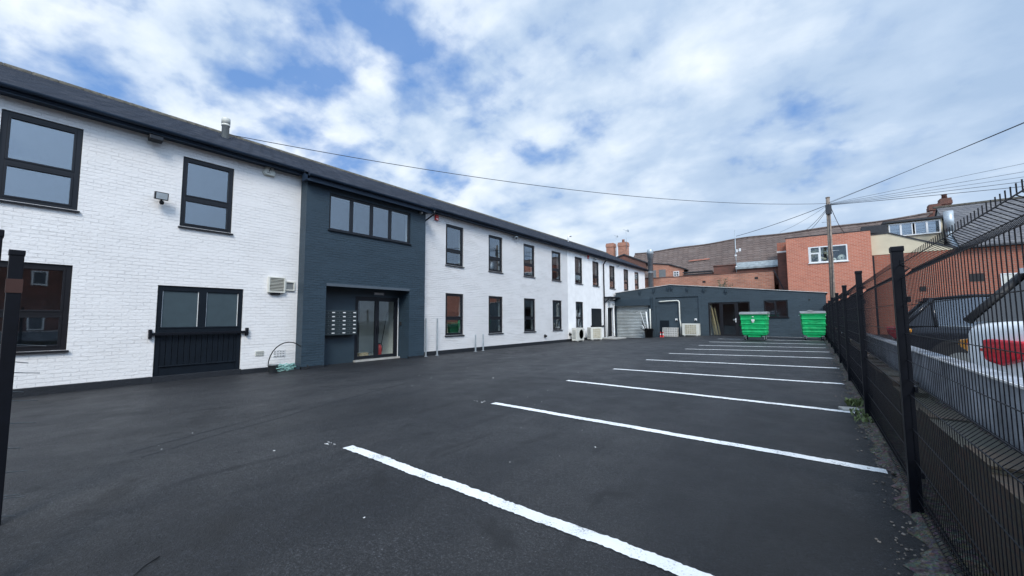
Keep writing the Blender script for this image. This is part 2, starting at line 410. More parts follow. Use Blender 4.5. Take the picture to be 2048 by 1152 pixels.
def gravel():
    s = NT('dirt and grit'); v = s.n('ShaderNodeTexVoronoi'); s.l(s.obj(), v.inputs[0]); v.inputs['Scale'].default_value = 42
    cc = s.ramp(s.noise(14, 6, .7), [(.3, (.035, .030, .026)), (.52, (.09, .075, .062)), (.75, (.22, .19, .16))])
    cc = s.mix(.35, cc, v.outputs['Color'], 'SOFT_LIGHT')
    cc = s.mix(s.ramp(s.noise(2, 5), [(.52, 0), (.66, .6)]), cc, (.045, .055, .02))
    return s.fin(cc, .9, 0, s.bump(v.outputs['Distance'], .025))
MT['gravel'] = gravel()
MT['grit'] = plain('brownish grit', (.20, .17, .14), .9, var=.5, scale=3)
def yardm():
    s = NT('worn yard concrete')
    cc = s.ramp(s.noise(.8, 6, .6), [(.35, (.20, .21, .20)), (.65, (.34, .35, .34))])
    cc = s.mix(s.ramp(s.noise(40, 4), [(.5, 0), (.8, .5)]), cc, (.10, .10, .09))
    return s.fin(cc, .85, 0, s.bump(s.noise(50, 5), .01))
MT['yard'] = yardm()
MT['pale_render'] = plain('stained pale render', (.30, .32, .35), .85, var=.5, scale=2.6, bump=.01)
def paintm():
    s = NT('white road paint')
    wear = s.ramp(s.math('ADD', s.math('MULTIPLY', s.noise(60, 5, .7), .6), s.math('MULTIPLY', s.noise(4, 4), .4)), [(.54, 0), (.64, .8)])
    cc = s.mix(wear, s.ramp(s.noise(3, 4), [(.3, (.72, .72, .70)), (.7, (.84, .84, .82))]), (.10, .10, .10))
    return s.fin(cc, .7, 0, s.bump(s.noise(120, 4), .006))
MT['road_paint'] = paintm()

# ------------------------------------------------------------------ ground
def clamp(t, a=0., b=1.): return max(a, min(b, t))
def g(x, y):
    if y <= 4: a = -.025
    elif y < 14: a = -.025+.245*(y-4)/10
    else: a = .22+.03*clamp((y-14)/14)
    t = clamp((y-18)/10)
    s1 = clamp((x+10)/10.5); s2 = clamp((x+9.8)/4.5)
    s = s1*(1-t)+s2*t
    return a*s - .03*clamp((-x-6)/5)*clamp((3-y)/4)
def axis_pts(lo, hi, inner0, inner1, step):
    v = [lo, lo*.55+inner0*.45, lo*.2+inner0*.8]; t = inner0
    while t < inner1-1e-6: v.append(t); t += step
    v += [inner1, inner1*.8+hi*.2, inner1*.45+hi*.55, hi]
    return v
xs = axis_pts(-260, 260, -14, .93, .40); ys = axis_pts(-200, 320, -6, 40, .5)
bm = bmesh.new()
grid = [[bm.verts.new((x, y, g(x, y) if x < 1 else -.25)) for y in ys] for x in xs]
for i in range(len(xs)-1):
    for j in range(len(ys)-1):
        f = bm.faces.new((grid[i][j], grid[i+1][j], grid[i+1][j+1], grid[i][j+1])); f.smooth = True
mb = MB(); mb.bm.free(); mb.bm = bm
tag(mb.build('ground', MT['asphalt']), kind='structure')
mb = MB(); mb.box(1.145, 60, -30, 36.2, -.2, .22)
tag(mb.build('yard', MT['yard']), kind='structure')

def strip(name, pts, width, mat, lift=.004, wob=0, thick=None):
    """flat strip on the ground along a polyline"""
    mb = MB(); L_, R_ = [], []
    n = len(pts)
    for i, p in enumerate(pts):
        q = Vector(pts[min(i+1, n-1)])-Vector(pts[max(i-1, 0)]); q.normalize(); nn = Vector((-q.y, q.x))
        wdt = width*(1+random.uniform(-wob, wob))/2; o = random.uniform(-wob, wob)*width*.35
        for lst, s in ((L_, 1), (R_, -1)):
            x, y = p[0]+nn.x*(s*wdt+o), p[1]+nn.y*(s*wdt+o)
            lst.append(mb.bm.verts.new((x, y, g(x, y)+lift)))
    for i in range(n-1): mb.bm.faces.new((R_[i], R_[i+1], L_[i+1], L_[i]))
    return mb.build(name, mat)
LINES = [((-4.20, 2.56), (-.30, 2.46)), ((-4.30, 5.22), (.47, 5.03)), ((-4.38, 7.86), (.48, 7.46)), ((-4.25, 10.10), (.49, 10.02)),
         ((-4.20, 12.55), (.48, 12.42)), ((-4.20, 15.0), (.49, 14.82)), ((-4.22, 17.45), (.48, 17.25)), ((-4.2, 19.75), (.34, 19.45)),
         ((-4.25, 22.3), (.40, 21.9)), ((-4.3, 25.0), (.40, 24.6)), ((-2.3, 28.2), (.2, 28.1))]
for a, b in LINES:
    n = 190
    pts = [(a[0]+(b[0]-a[0])*i/n, a[1]+(b[1]-a[1])*i/n+.005*sin(i*.10+a[1]*7)+.003*sin(i*.37+a[1])) for i in range(n+1)]
    tag(strip('parking_line', pts, .122, MT['road_paint'], .005, .085), kind='structure')
for pts in ([(-5.6, 1.1), (-5.95, 1.9), (-6.2, 2.7), (-6.55, 3.6), (-6.9, 4.7), (-7.2, 5.9)], [(-5.9, 1.05), (-6.25, 1.95), (-6.5, 2.7), (-6.7, 3.3)]):
    fine = []
    for p, q in zip(pts, pts[1:]):
        for k in range(8): fine.append((p[0]+(q[0]-p[0])*k/8+random.uniform(-.012, .012), p[1]+(q[1]-p[1])*k/8))
    tag(strip('tarmac_seam', fine, .016, MT['plinth'], .003, .4), kind='structure')
# dirt strip along the foot of the fence
mb = MB(); ya = -3.
L_, R_ = [], []
while ya < 28.5:
    xl = .455-.09*clamp((3.6-ya)/1.2)+.03*sin(ya*1.7)+.02*sin(ya*5.3+1)+.03*sin(ya*13)+random.uniform(-.045, .045)-(.07 if ya < 2.6 else 0)
    L_.append(mb.bm.verts.new((xl, ya, g(xl, ya)+.004))); 
    R_.append((mb.bm.verts.new((.52, ya, g(.5, ya)+.035+random.uniform(-.01, .012))), mb.bm.verts.new((.70, ya, g(.5, ya)+.05)))); ya += .055
for i in range(len(L_)-1):
    mb.bm.faces.new((L_[i], R_[i][0], R_[i+1][0], L_[i+1])); mb.bm.faces.new((R_[i][0], R_[i][1], R_[i+1][1], R_[i+1][0]))
tag(mb.build('dirt_verge', MT['gravel'], smooth=True), kind='structure')
# loose grit and scraps
mb = MB()
for _ in range(900):
    y = random.uniform(.8, 27)*random.uniform(.3, 1); x = random.gauss(.47 if y > 4 else .42, .08)
    if x > .68: continue
    s = random.uniform(.002, .008)*random.uniform(.6, 1.6); z = g(x, y)+.03*clamp((x-.34)/.2)
    M = Matrix.Translation((x, y, z+s*.3)) @ Matrix.Rotation(random.uniform(0, 6), 4, 'Z') @ Matrix.Rotation(random.uniform(-.6, .6), 4, 'X')
    mb.box(-s, s, -s*.7, s*.7, -s*.35, s*.35, M)
tag(mb.build('grit', MT['grit']), 'loose pale stones scattered along the fence foot', 'grit', kind='stuff')
mb = MB()
for _ in range(34):
    x = random.uniform(-9, .3); y = random.uniform(.9, 1+abs(x)*2.0)
    s = random.uniform(.002, .006)*(1 if y < 6 else 1.5); M = Matrix.Translation((x, y, g(x, y)+s*.4)) @ Matrix.Rotation(random.uniform(0, 6), 4, 'Z')
    mb.box(-s*1.6, s*1.6, -s, s, -s*.3, s*.3, M)
for (cx, cy) in ((-4.30, 2.50), (-4.42, 5.2)):
    for k in range(6):
        x = cx-random.uniform(0, .3); y = cy+random.uniform(-.05, .05); s = random.uniform(.004, .010)
        mb.box(-s*2, s*2, -s*.4, s*.4, 0, .003, Matrix.Translation((x, y, g(x, y)+.003)) @ Matrix.Rotation(random.uniform(-.4, .4), 4, 'Z'))
tag(mb.build('litter', MT['white_plastic']), 'tiny pale scraps strewn over the asphalt', 'litter', kind='stuff')

mb = MB(); mb.tube([(-3.20, .74, g(-3.2, .7)+.006), (-3.14, .66, g(-3.1, .7)+.010), (-3.04, .57, g(-3, .6)+.006)], .004, 6)
o = mb.build('stick', MT['rubber']); tag(o, 'thin dark stick lying on the near asphalt', 'stick')
# ------------------------------------------------------------------ white building
XF, XB, XR = -11.9, -11.55, -12.1
bld = empty('office_building', (XF, 10, 0), label='long two storey white painted brick building with dark slate blue entrance bay', cat='building')
def pt(name, mb, mat, parent=bld, **k):
    o = mb.build(name, mat, parent, **k)
    if parent is bld: o.matrix_parent_inverse = Matrix.Translation(bld.location).inverted()
    return o
UP = (3.62, 5.32); DN = (.73, 2.45)
RIGHT_U = [11.38, 14.10, 16.92, 19.74, 22.54, 25.08, 27.94, 30.76, 33.22]
RIGHT_D = [11.39, 14.10, 16.93, 19.78, 22.57]
# openings
hl = [(.06, 1.11, *[3.64, 5.35]), (2.76, 3.82, 3.63, 5.33), (.06, 1.11, .82, 2.51), (2.44, 4.16, .13, 2.2)]
mb = MB(); wall_mb(mb, 'x', XF, -7, 5.6, -.3, 5.72, hl, .10)
mb.face([(XF, -7, -.3), (XF, -7, 5.72), (-15.6, -7, 7.6), (-19.3, -7, 5.72), (-19.3, -7, -.3)])
pt('white_wall', mb, MT['white_wall'])
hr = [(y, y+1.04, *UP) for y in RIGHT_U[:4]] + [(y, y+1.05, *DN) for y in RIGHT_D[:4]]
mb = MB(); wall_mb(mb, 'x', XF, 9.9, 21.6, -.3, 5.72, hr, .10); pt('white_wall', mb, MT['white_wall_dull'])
hr = [(y, y+1.03, *UP) for y in RIGHT_U[4:]] + [(22.57, 23.6, *DN), (24.78, 26.45, .10, 2.06), (27.45, 28.25, .06, 2.15)]
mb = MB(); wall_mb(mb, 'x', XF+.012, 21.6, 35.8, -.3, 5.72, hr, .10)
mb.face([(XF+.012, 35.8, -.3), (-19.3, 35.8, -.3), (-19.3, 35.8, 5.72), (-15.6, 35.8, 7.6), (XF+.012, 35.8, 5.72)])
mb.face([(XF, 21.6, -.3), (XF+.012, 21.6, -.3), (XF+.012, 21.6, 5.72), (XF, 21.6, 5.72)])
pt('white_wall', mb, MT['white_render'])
mb = MB(); mb.face([(-19.3, -7, -.3), (-19.3, -7, 5.72), (-19.3, 35.8, 5.72), (-19.3, 35.8, -.3)]); pt('rear_wall', mb, MT['white_render'])
# blue entrance bay
BY0, BY1 = 5.535, 9.99
mb = MB(); wall_mb(mb, 'x', XB, BY0, BY1, -.3, 5.60, [(6.22, 9.28, 4.12, 5.24), (6.2, 9.28, -.3, 2.48, XB-XR)], .10)
for y in (BY0, BY1): mb.face([(XB, y, -.3), (XB, y, 5.6), (XF-.05, y, 5.6), (XF-.05, y, -.3)])
pt('entrance_bay', mb, MT['blue_wall'])
mb = MB(); wall_mb(mb, 'x', XR, 6.2, 9.28, -.3, 2.48, [(7.5, 9.2, .06, 2.16)], .08); pt('porch_wall', mb, MT['blue_smooth'])
mb = MB(); mb.box(XB-.02, XB+.012, 6.2, 9.28, 2.40, 2.484); pt('lintel', mb, MT['lintel'])
# plinths
for a_, b_, c_, d_ in ((-7, 2.42, .03, .14), (4.18, BY0-.003, .03, .12), (2.423, 4.177, .02, .135)):
    mb = MB(); mb.box(XF-.05, XF+c_, a_, b_, -.3, d_); pt('plinth', mb, MT['plinth'], bevel=.006)
mb = MB(); mb.box(XF-.05, XF+.025, BY1+.003, 24.7, -.3, .15); pt('plinth', mb, MT['plinth'], bevel=.006)
for a_, b_ in ((BY0, 6.2), (9.28, BY1)):
    mb = MB(); mb.box(XB-.05, XB+.012, a_, b_, -.3, .07); pt('plinth', mb, MT['plinth'])

# roof: slope from the eaves to the ridge, both sides
RX, RZ, EX, EZ = -15.6, 7.66, -11.62, 5.74
sl_ = (RZ-EZ)/(EX-RX)
def roofz(x): return RZ-(x-RX)*sl_
def roof_piece(mb, y0, y1, ex):
    ez = roofz(ex)
    mb.prism([(RX, RZ), (ex, ez), (ex, ez-.07), (RX, RZ-.07)], 'y', y0, y1)
mb = MB()
roof_piece(mb, -7.2, BY0-.1, EX); roof_piece(mb, BY0-.1, BY1+.12, EX+.34); roof_piece(mb, BY1+.12, 36.0, EX)
mb.prism([(RX, RZ-.002), (RX, RZ-.07), (-19.6, roofz(-11.6)-.07), (-19.6, roofz(-11.6))], 'y', -7.2, 36.0)
roof = pt('roof', mb, MT['slate'])
mb = MB()
y = -7.2
while y < 36:
    mb.lathe([(.105, 0), (.115, .02), (.112, .43), (.105, .45)], 10, (RX, y, RZ-.05), 'y'); y += .452
o = mb.build('ridge_tiles', MT['ridge'], roof)
mb = MB()
mb.box(EX-.05, EX-.02, -7.2, BY0-.1, 5.58, 5.70); mb.box(XF, EX-.02, -7.2, BY0-.1, 5.60, 5.615)
mb.box(EX+.29, EX+.32, BY0-.1, BY1+.12, 5.36, 5.55); mb.box(XB-.1, EX+.29, BY0-.1, BY1+.12, 5.40, 5.42)
mb.box(EX-.05, EX+.32, BY0-.1, BY0-.06, 5.42, 5.62); mb.box(EX-.05, EX+.32, BY1+.08, BY1+.12, 5.42, 5.62)
mb.box(EX-.05, EX-.02, BY1+.12, 36.0, 5.58, 5.70); mb.box(XF, EX-.02, BY1+.12, 36.0, 5.60, 5.615)
mb.build('fascia', MT['fascia'], roof)
def gutter(y0, y1, x, z):
    mb = MB(); prof = [(.06*cos(a), .06*sin(a)) for a in [pi+pi*k/8 for k in range(9)]]
    prof += [(.052*cos(a), .052*sin(a)) for a in [2*pi-pi*k/8 for k in range(9)]]
    mb.prism([(x+p, z+q) for p, q in prof], 'y', y0, y1)
    return mb.build('gutter', MT['fascia'], roof)
gutter(-7.2, BY0-.11, EX+.045, EZ-.03); gutter(BY0-.1, BY1+.2, EX+.385, roofz(EX+.34)-.03); gutter(BY1+.26, 36.0, EX+.045, EZ-.03)
# pipes
mb = MB(); mb.tube([(EX+.385, BY1+.15, 5.5), (EX+.385, BY1+.16, 5.36), (XF+.10, BY1+.07, 5.08), (XF+.09, BY1+.06, 4.9), (XF+.07, BY1+.06, .02)], .034, 8); pt('downpipe', mb, MT['dark_frame'])
mb = MB(); mb.tube([(EX+.02, 26.75, 5.66), (EX+.0, 26.75, 5.5), (XF+.09, 26.75, 5.25), (XF+.09, 26.75, .05)], .045, 8); pt('downpipe', mb, MT['brown_frame'])

def window(y0, y1, z0, z1, x, transom=None, mulls=(), mat='dark_frame', fr=.07, interior=True, sill=True, depth=.5, glass='glass', sash=None):
    mb = MB(); xo, xi = x-.035, x-.095
    mb.box(xi, xo, y0, y0+fr, z0, z1); mb.box(xi, xo, y1-fr, y1, z0, z1)
    mb.box(xi, xo, y0+fr, y1-fr, z1-fr, z1); mb.box(xi, xo, y0+fr, y1-fr, z0, z0+fr*.8)
    if transom:
        mb.box(xi, xo, y0+fr, y1-fr, transom-.04, transom+.04)
        b = .035
        for (c, d) in ((z0+fr*.8, transom-.04), (transom+.04, z1-fr)):
            mb.box(xi+.01, xo+.008, y0+fr, y0+fr+b, c, d); mb.box(xi+.01, xo+.008, y1-fr-b, y1-fr, c, d)
            mb.box(xi+.01, xo+.008, y0+fr+b, y1-fr-b, d-b, d); mb.box(xi+.01, xo+.008, y0+fr+b, y1-fr-b, c, c+b)
    for m in mulls: mb.box(xi, xo, m-.05, m+.05, z0+fr*.8, z1-fr)
    f = pt('window', mb, MT[mat], bevel=.004)
    mb = MB(); mb.box(x-.075, x-.069, y0+fr, y1-fr, z0+fr*.8, z1-fr); mb.build('pane', MT[glass], f)
    if sill:
        mb = MB(); mb.prism([(x-.034, z0+.005), (x+.055, z0-.022), (x+.055, z0-.045), (x-.034, z0-.04)], 'y', y0-.03, y1+.03); mb.build('sill', MT[mat], f)
    if interior:
        mb = MB(); xb = x-.10; d = .20
        mb.face([(xb, y0+.03, z0), (xb-d, y0-.02, z0), (xb-d, y0-.02, z1), (xb, y0+.03, z1)])
        mb.face([(xb, y1-.03, z0), (xb-d, y1+.02, z0), (xb-d, y1+.02, z1), (xb, y1-.03, z1)])
        mb.face([(xb, y0, z0+.03), (xb, y1, z0+.03), (xb-d, y1, z0+.03), (xb-d, y0, z0+.03)])
        mb.face([(xb, y0, z1-.03), (xb, y1, z1-.03), (xb-d, y1, z1-.03), (xb-d, y0, z1-.03)])
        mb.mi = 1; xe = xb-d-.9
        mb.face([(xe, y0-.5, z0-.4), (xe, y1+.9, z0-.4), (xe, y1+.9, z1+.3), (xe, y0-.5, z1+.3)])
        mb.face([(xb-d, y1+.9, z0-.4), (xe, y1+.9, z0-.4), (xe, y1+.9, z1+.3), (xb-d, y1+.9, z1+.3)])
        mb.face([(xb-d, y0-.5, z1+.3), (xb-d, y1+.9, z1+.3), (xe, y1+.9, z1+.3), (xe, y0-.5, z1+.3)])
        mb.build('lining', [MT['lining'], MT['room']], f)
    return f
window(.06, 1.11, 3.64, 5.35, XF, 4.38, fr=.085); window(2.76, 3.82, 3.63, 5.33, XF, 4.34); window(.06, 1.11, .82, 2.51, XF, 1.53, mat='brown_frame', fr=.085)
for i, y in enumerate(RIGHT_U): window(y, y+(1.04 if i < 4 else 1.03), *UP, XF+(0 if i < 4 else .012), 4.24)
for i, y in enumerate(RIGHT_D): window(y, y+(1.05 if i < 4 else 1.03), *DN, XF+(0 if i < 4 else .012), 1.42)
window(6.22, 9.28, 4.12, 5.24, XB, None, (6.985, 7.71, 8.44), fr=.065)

# garage style boarded door
mb = MB(); x0, x1 = XF-.09, XF-.03
y0, y1 = 2.44, 4.16
mb.box(x0, x1, y0, y0+.10, .13, 2.2); mb.box(x0, x1, y1-.10, y1, .13, 2.2); mb.box(x0, x1, y0+.10, y1-.10, 2.08, 2.2)
mb.box(x0, x1, 3.22, 3.38, 1.24, 2.08); mb.box(x0, x1, y0+.10, y1-.10, 1.08, 1.24); mb.box(x0, x1-.015, y0+.10, y1-.10, .13, .36)
mb.box(x0, x1+.012, y0+.06, y1-.06, 1.205, 1.228); mb.box(x0, x1+.012, y0+.1, y1-.1, .33, .355)
k = y0+.10
while k < y1-.11:
    mb.box(x0+.01, x1-.018, k+.003, min(k+.108, y1-.10), .36, 1.08); k += .113
gd = pt('boarded_door', mb, MT['dark_door'], bevel=.004)
for a, b in ((y0+.10, 3.22), (3.38, y1-.10)):
    mb = MB(); mb.box(x0+.02, x0+.03, a, b, 1.24, 2.08); mb.build('pane', MT['blind'], gd)
for a, b in ((y0+.10, 3.22), (3.38, y1-.10)):
    mb = MB(); mb.box(x0+.03, x0+.042, a, a+.012, 1.24, 2.08); mb.build('glazing_bead', MT['white_plastic'], gd)
    mb = MB(); mb.box(x0+.03, x0+.042, b-.012, b, 1.24, 2.08); mb.build('glazing_bead', MT['white_plastic'], gd)
mb = MB(); mb.box(XF+.02, XF+.07, 2.37, 4.24, 1.055, 1.115); mb.box(XF, XF+.09, 2.32, 2.375, .99, 1.19); mb.box(XF, XF+.09, 4.235, 4.29, .99, 1.19)
mb.build('security_bar', MT['black_metal'], gd, bevel=.005)
# side doors
def flush_door(y0, y1, z0, z1, x, bar=True):
    mb = MB(); mb.box(x-.09, x-.03, y0, y1, z0, z1); mb.box(x-.03, x-.018, y0+.06, y0+.09, z0, z1)
    d = pt('side_door', mb, MT['dark_door'])
    if bar:
        mb = MB(); mb.box(x+.01, x+.06, y0-.08, y1+.08, .80, .87); mb.box(x, x+.08, y0-.13, y0-.08, .76, .91); mb.box(x, x+.08, y1+.08, y1+.13, .76, .91)
        mb.build('security_bar', MT['black_metal'], d)
flush_door(24.78, 26.45, .10, 2.06, XF+.012); flush_door(27.45, 28.25, .06, 2.15, XF+.012, False)
mb = MB(); mb.box(XF+.012, XF+.55, 26.85, 28.55, 2.84, 2.93); mb.prism([(XF+.012, 2.5), (XF+.06, 2.5), (XF+.42, 2.84), (XF+.36, 2.84), (XF+.012, 2.58)], 'y', 27.0, 27.06)
pt('canopy', mb, MT['dark_frame'])
# entrance doors with the lobby behind
mb = MB(); xo, xi = XR-.02, XR-.08
def leaf(mb, a, b):
    mb.box(xi, xo, a, a+.075, .07, 2.12); mb.box(xi, xo, b-.075, b, .07, 2.12); mb.box(xi, xo, a+.075, b-.075, 2.02, 2.12); mb.box(xi, xo, a+.075, b-.075, .07, .17)
mb.box(XR-.09, XR-.005, 7.5, 7.55, .06, 2.16); mb.box(XR-.09, XR-.005, 9.15, 9.2, .06, 2.16); mb.box(XR-.09, XR-.005, 7.55, 9.15, 2.12, 2.16)
leaf(mb, 7.55, 8.35); leaf(mb, 8.355, 9.15)
ed = pt('entrance_door', mb, MT['dark_frame'], bevel=.003)
mb = MB(); mb.box(XR-.053, XR-.047, 7.625, 8.275, .17, 2.02); mb.box(XR-.053, XR-.047, 8.43, 9.075, .17, 2.02); mb.build('pane', MT['glass_door'], ed)
mb = MB(); mb.tube([(XR+.03, 8.31, .9), (XR+.03, 8.31, 1.35)], .012, 8); mb.tube([(XR+.03, 8.40, .9), (XR+.03, 8.40, 1.35)], .012, 8); mb.build('handle', MT['black_metal'], ed)
mb = MB(); mb.box(XR-.02, XR+.09, 7.47, 9.27, -.02, .055); mb.build('threshold', MT['concrete'], ed, bevel=.006)
mb = MB(); mb.box(XR, XR+.02, 9.205, 9.222, .06, 2.17); mb.build('seal_trim', MT['lining'], ed)
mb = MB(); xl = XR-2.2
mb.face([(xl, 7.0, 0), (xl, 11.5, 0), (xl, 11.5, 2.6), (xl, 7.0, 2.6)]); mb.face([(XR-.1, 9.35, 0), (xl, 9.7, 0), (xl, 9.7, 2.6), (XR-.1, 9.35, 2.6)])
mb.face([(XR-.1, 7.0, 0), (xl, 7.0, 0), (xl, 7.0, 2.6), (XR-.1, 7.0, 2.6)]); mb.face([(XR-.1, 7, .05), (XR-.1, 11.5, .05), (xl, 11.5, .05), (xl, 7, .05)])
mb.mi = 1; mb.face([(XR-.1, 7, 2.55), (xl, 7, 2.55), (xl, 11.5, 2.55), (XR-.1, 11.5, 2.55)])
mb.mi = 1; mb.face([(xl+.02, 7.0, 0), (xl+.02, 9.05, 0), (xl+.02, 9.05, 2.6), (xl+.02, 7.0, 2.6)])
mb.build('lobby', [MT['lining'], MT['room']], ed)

# ------------------------------------------------------------------ things on the white building
def extinguisher():
    t = empty('fire_extinguisher', (XR-.30, 8.66, .05), label='red fire extinguisher standing inside the glazed entrance door', cat='extinguisher')
    mb = MB(); mb.lathe([(.07, 0), (.09, .02), (.09, .36), (.06, .43), (.03, .46)], 14); mb.build('cylinder', MT['red'], t)
    mb = MB(); mb.box(-.02, .02, -.05, .05, .46, .50); mb.tube([(0, .04, .47), (.06, .09, .42), (.05, .08, .2)], .01, 6); mb.build('valve', MT['black_metal'], t)
extinguisher()
t = empty('carton', (XR-.4, 8.05, .05), label='small beige carton on the lobby floor behind the left door leaf', cat='box')
mb = MB(); mb.box(-.12, .12, -.17, .17, 0, .2); mb.build('box', MT['cardboard'], t, bevel=.004); mb = MB(); mb.box(-.122, .122, -.02, .02, .201, .203); mb.build('tape', MT['cream_plastic'], t)
t = empty('leaning_pole', (XR-.4, 8.85, .05), label='long dark pole leaning inside the right hand entrance door', cat='pole')
mb = MB(); mb.tube([(0, -.12, 0), (-.15, .30, 1.6)], .014, 6); mb.build('rod', MT['dark_frame'], t)
mb = MB(); mb.lathe([(.022, -.01), (.022, .05)], 8, (0, -.12, 0)); mb.build('foot', MT['rubber'], t)

mbx = empty('mailbox_bank', (XR, 6.35, .9), label='bank of eighteen dark letterboxes with white name strips beside the entrance', cat='mailboxes')
mb = MB(); mb.box(.0, .22, 0, 1.09, 0, .78); mb.build('case', MT['mail'], mbx, bevel=.004)
for r in range(6):
    for c in range(3):
        y = .015+c*.357; z = .015+r*.1275
        mb = MB(); mb.box(.221, .236, y, y+.346, z, z+.112); mb.prism([(.236, z+.085), (.256, z+.078), (.236, z+.06)], 'y', y+.02, y+.2)
        d = mb.build('mail_door', MT['mail'], mbx, bevel=.002)
        mb = MB(); mb.box(.2365, .2385, y+.215, y+.305, z+.045, z+.075); mb.build('name_strip', MT['white_plastic'], d)
        mb = MB(); mb.lathe([(.008, 0), (.008, .004)], 8, (.2365, y+.10, z+.055), 'x'); mb.build('lock', MT['galv'], d)
t = empty('name_plate', (XR, 8.4, 2.28), label='small grey plate with white lettering above the entrance door', cat='sign')
mb = MB(); mb.box(.002, .016, -.2, .2, -.045, .045); mb.build('plate', MT['plate'], t, bevel=.003)
mb = MB(); yy = -.16
while yy < .15:
    mb.box(.0165, .0185, yy, yy+.022, -.018, .018); yy += .035
mb.build('lettering', MT['white_plastic'], t)
mb = MB(); mb.box(XR+.05, XR+.13, 9.24, 9.278, 1.18, 1.30, bev=.006); o = mb.build('door_entry_reader', MT['rubber']); tag(o, 'small black entry reader on the porch side wall', 'entry reader')

def floodlight(y, z, label, tilt, mat='dark_frame', s=1.):
    t = empty('floodlight', (XF, y, z), label=label, cat='floodlight', group='floodlights on the white wall')
    mb = MB(); mb.box(0, .02, -.04, .04, -.05, .05); mb.tube([(.01, 0, 0), (.10*s, 0, 0), (.16*s, 0, -.02)], .014, 8); mb.build('bracket', MT[mat], t)
    M = Matrix.Translation((.20*s, 0, -.03)) @ Matrix.Rotation(tilt, 4, 'Y')
    mb = MB(); mb.box(-.05*s, .05*s, -.12*s, .12*s, -.085*s, .085*s, M, .01); h = mb.build('housing', MT[mat], t)
    mb = MB(); mb.box(.051*s, .055*s, -.10*s, .10*s, -.068*s, .068*s, M); mb.build('lens', MT['galv' if tilt < .5 else 'black_metal'], h)
    return t
floodlight(2.20, 5.52, 'slim dark floodlight under the eaves between the two left upper windows', radians(80), s=1.0)
t = floodlight(2.36, 4.24, 'black floodlight with sensor halfway up the white wall left of an upper window', radians(10))
mb = MB(); mb.lathe([(.03, -.06), (.045, -.02), (.03, .02)], 10, (.16, .02, -.15)); mb.box(.05, .16, .0, .03, -.14, -.11); mb.build('sensor', MT['black_metal'], t)
floodlight(16.05, 5.5, 'small grey floodlight under the eaves over the third window of the dull white wall', radians(60), 'galv', .8)
floodlight(25.3, 5.48, 'small floodlight beside the far red sounder under the eaves', radians(60), 'galv', .7)
floodlight(29.4, 5.45, 'small far floodlight under the eaves beyond the brown downpipe', radians(60), 'galv', .7)
t = empty('lamp', (XB, 9.72, 5.35), label='pale bulkhead lamp at the top right of the slate blue bay', cat='lamp')
mb = MB(); mb.lathe([(.05, 0), (.07, .02), (.07, .07), (.04, .1)], 12, (0, 0, 0), 'x'); mb.build('housing', MT['grey_plastic'], t); mb = MB(); mb.lathe([(.045, .1), (.03, .13), (.01, .14)], 12, (0, 0, 0), 'x'); mb.build('dome', MT['white_plastic'], t)

t = empty('alarm_box', (XF, 4.64, 5.50), label='cream angular intruder alarm box under the eaves of the white wall', cat='alarm')
mb = MB(); P0 = [(-.10, .12), (.10, .12), (.17, -.06), (.13, -.13), (-.13, -.13), (-.17, -.06)]
mb.prism([(y, z) for y, z in P0], 'x', 0, .05); mb.prism([(y*.88, z*.86) for y, z in P0], 'x', .05, .085); mb.build('case', MT['cream_plastic'], t, bevel=.006)
mb = MB()
mb.prism([(-.035, -.02), (-.012, -.02), (.012, .06), (.040, -.02), (.018, .085), (.0, .085)], 'x', .0855, .088); mb.box(.0855, .088, -.075, .01, -.06, -.045)
mb.build('emblem', MT['black_metal'], t)
for y, z, lab in ((10.83, 5.45, 'red wall sounder at the near end of the dull white wall'), (24.4, 5.5, 'red wall sounder under the eaves of the far bright white wall')):
    t = empty('sounder', (XF, y, z), label=lab, cat='alarm', group='red sounders on the white wall')
    mb = MB(); mb.box(0, .08, -.08, .08, -.11, .11, None, .012); mb.build('case', MT['red'], t)
    mb = MB(); mb.box(.0805, .084, -.05, .05, -.08, -.05); mb.build('label_strip', MT['white_plastic'], t)

t = empty('vent_grille', (XF, 4.94, 2.36), label='large white louvred vent on the wall right of the boarded door', cat='vent')
mb = MB(); a, b, c, d = -.215, .215, -.215, .215
mb.box(0, .09, a, a+.03, c, d); mb.box(0, .09, b-.03, b, c, d); mb.box(0, .09, a+.03, b-.03, d-.03, d); mb.box(0, .09, a+.03, b-.03, c, c+.03); mb.build('frame', MT['cream_plastic'], t)
mb = MB()
for k in range(9):
    z = c+.045+k*.040; mb.prism([(.02, z+.026), (.085, z), (.085, z-.006), (.02, z+.016)], 'y', a+.03, b-.03)
mb.build('louvres', MT['cream_plastic'], t); mb = MB(); mb.box(.001, .012, a+.03, b-.03, c+.03, d-.03); mb.build('backing', MT['rubber'], t)
mb = MB(); mb.box(.0, .07, -.13, .1, -.27, -.216); mb.build('drip_tray', MT['brown_frame'], t)
t = empty('vent_hatch', (XF, 5.30, 2.35), label='small square vent with dark centre beside the louvred vent', cat='vent')
mb = MB(); mb.box(0, .05, -.13, -.10, -.13, .13); mb.box(0, .05, .10, .13, -.13, .13); mb.box(0, .05, -.1, .1, .10, .13); mb.box(0, .05, -.1, .1, -.13, -.10); mb.build('frame', MT['cream_plastic'], t)
mb = MB(); mb.box(.001, .02, -.1, .1, -.1, .1); mb.build('backing', MT['grey_plastic'], t)
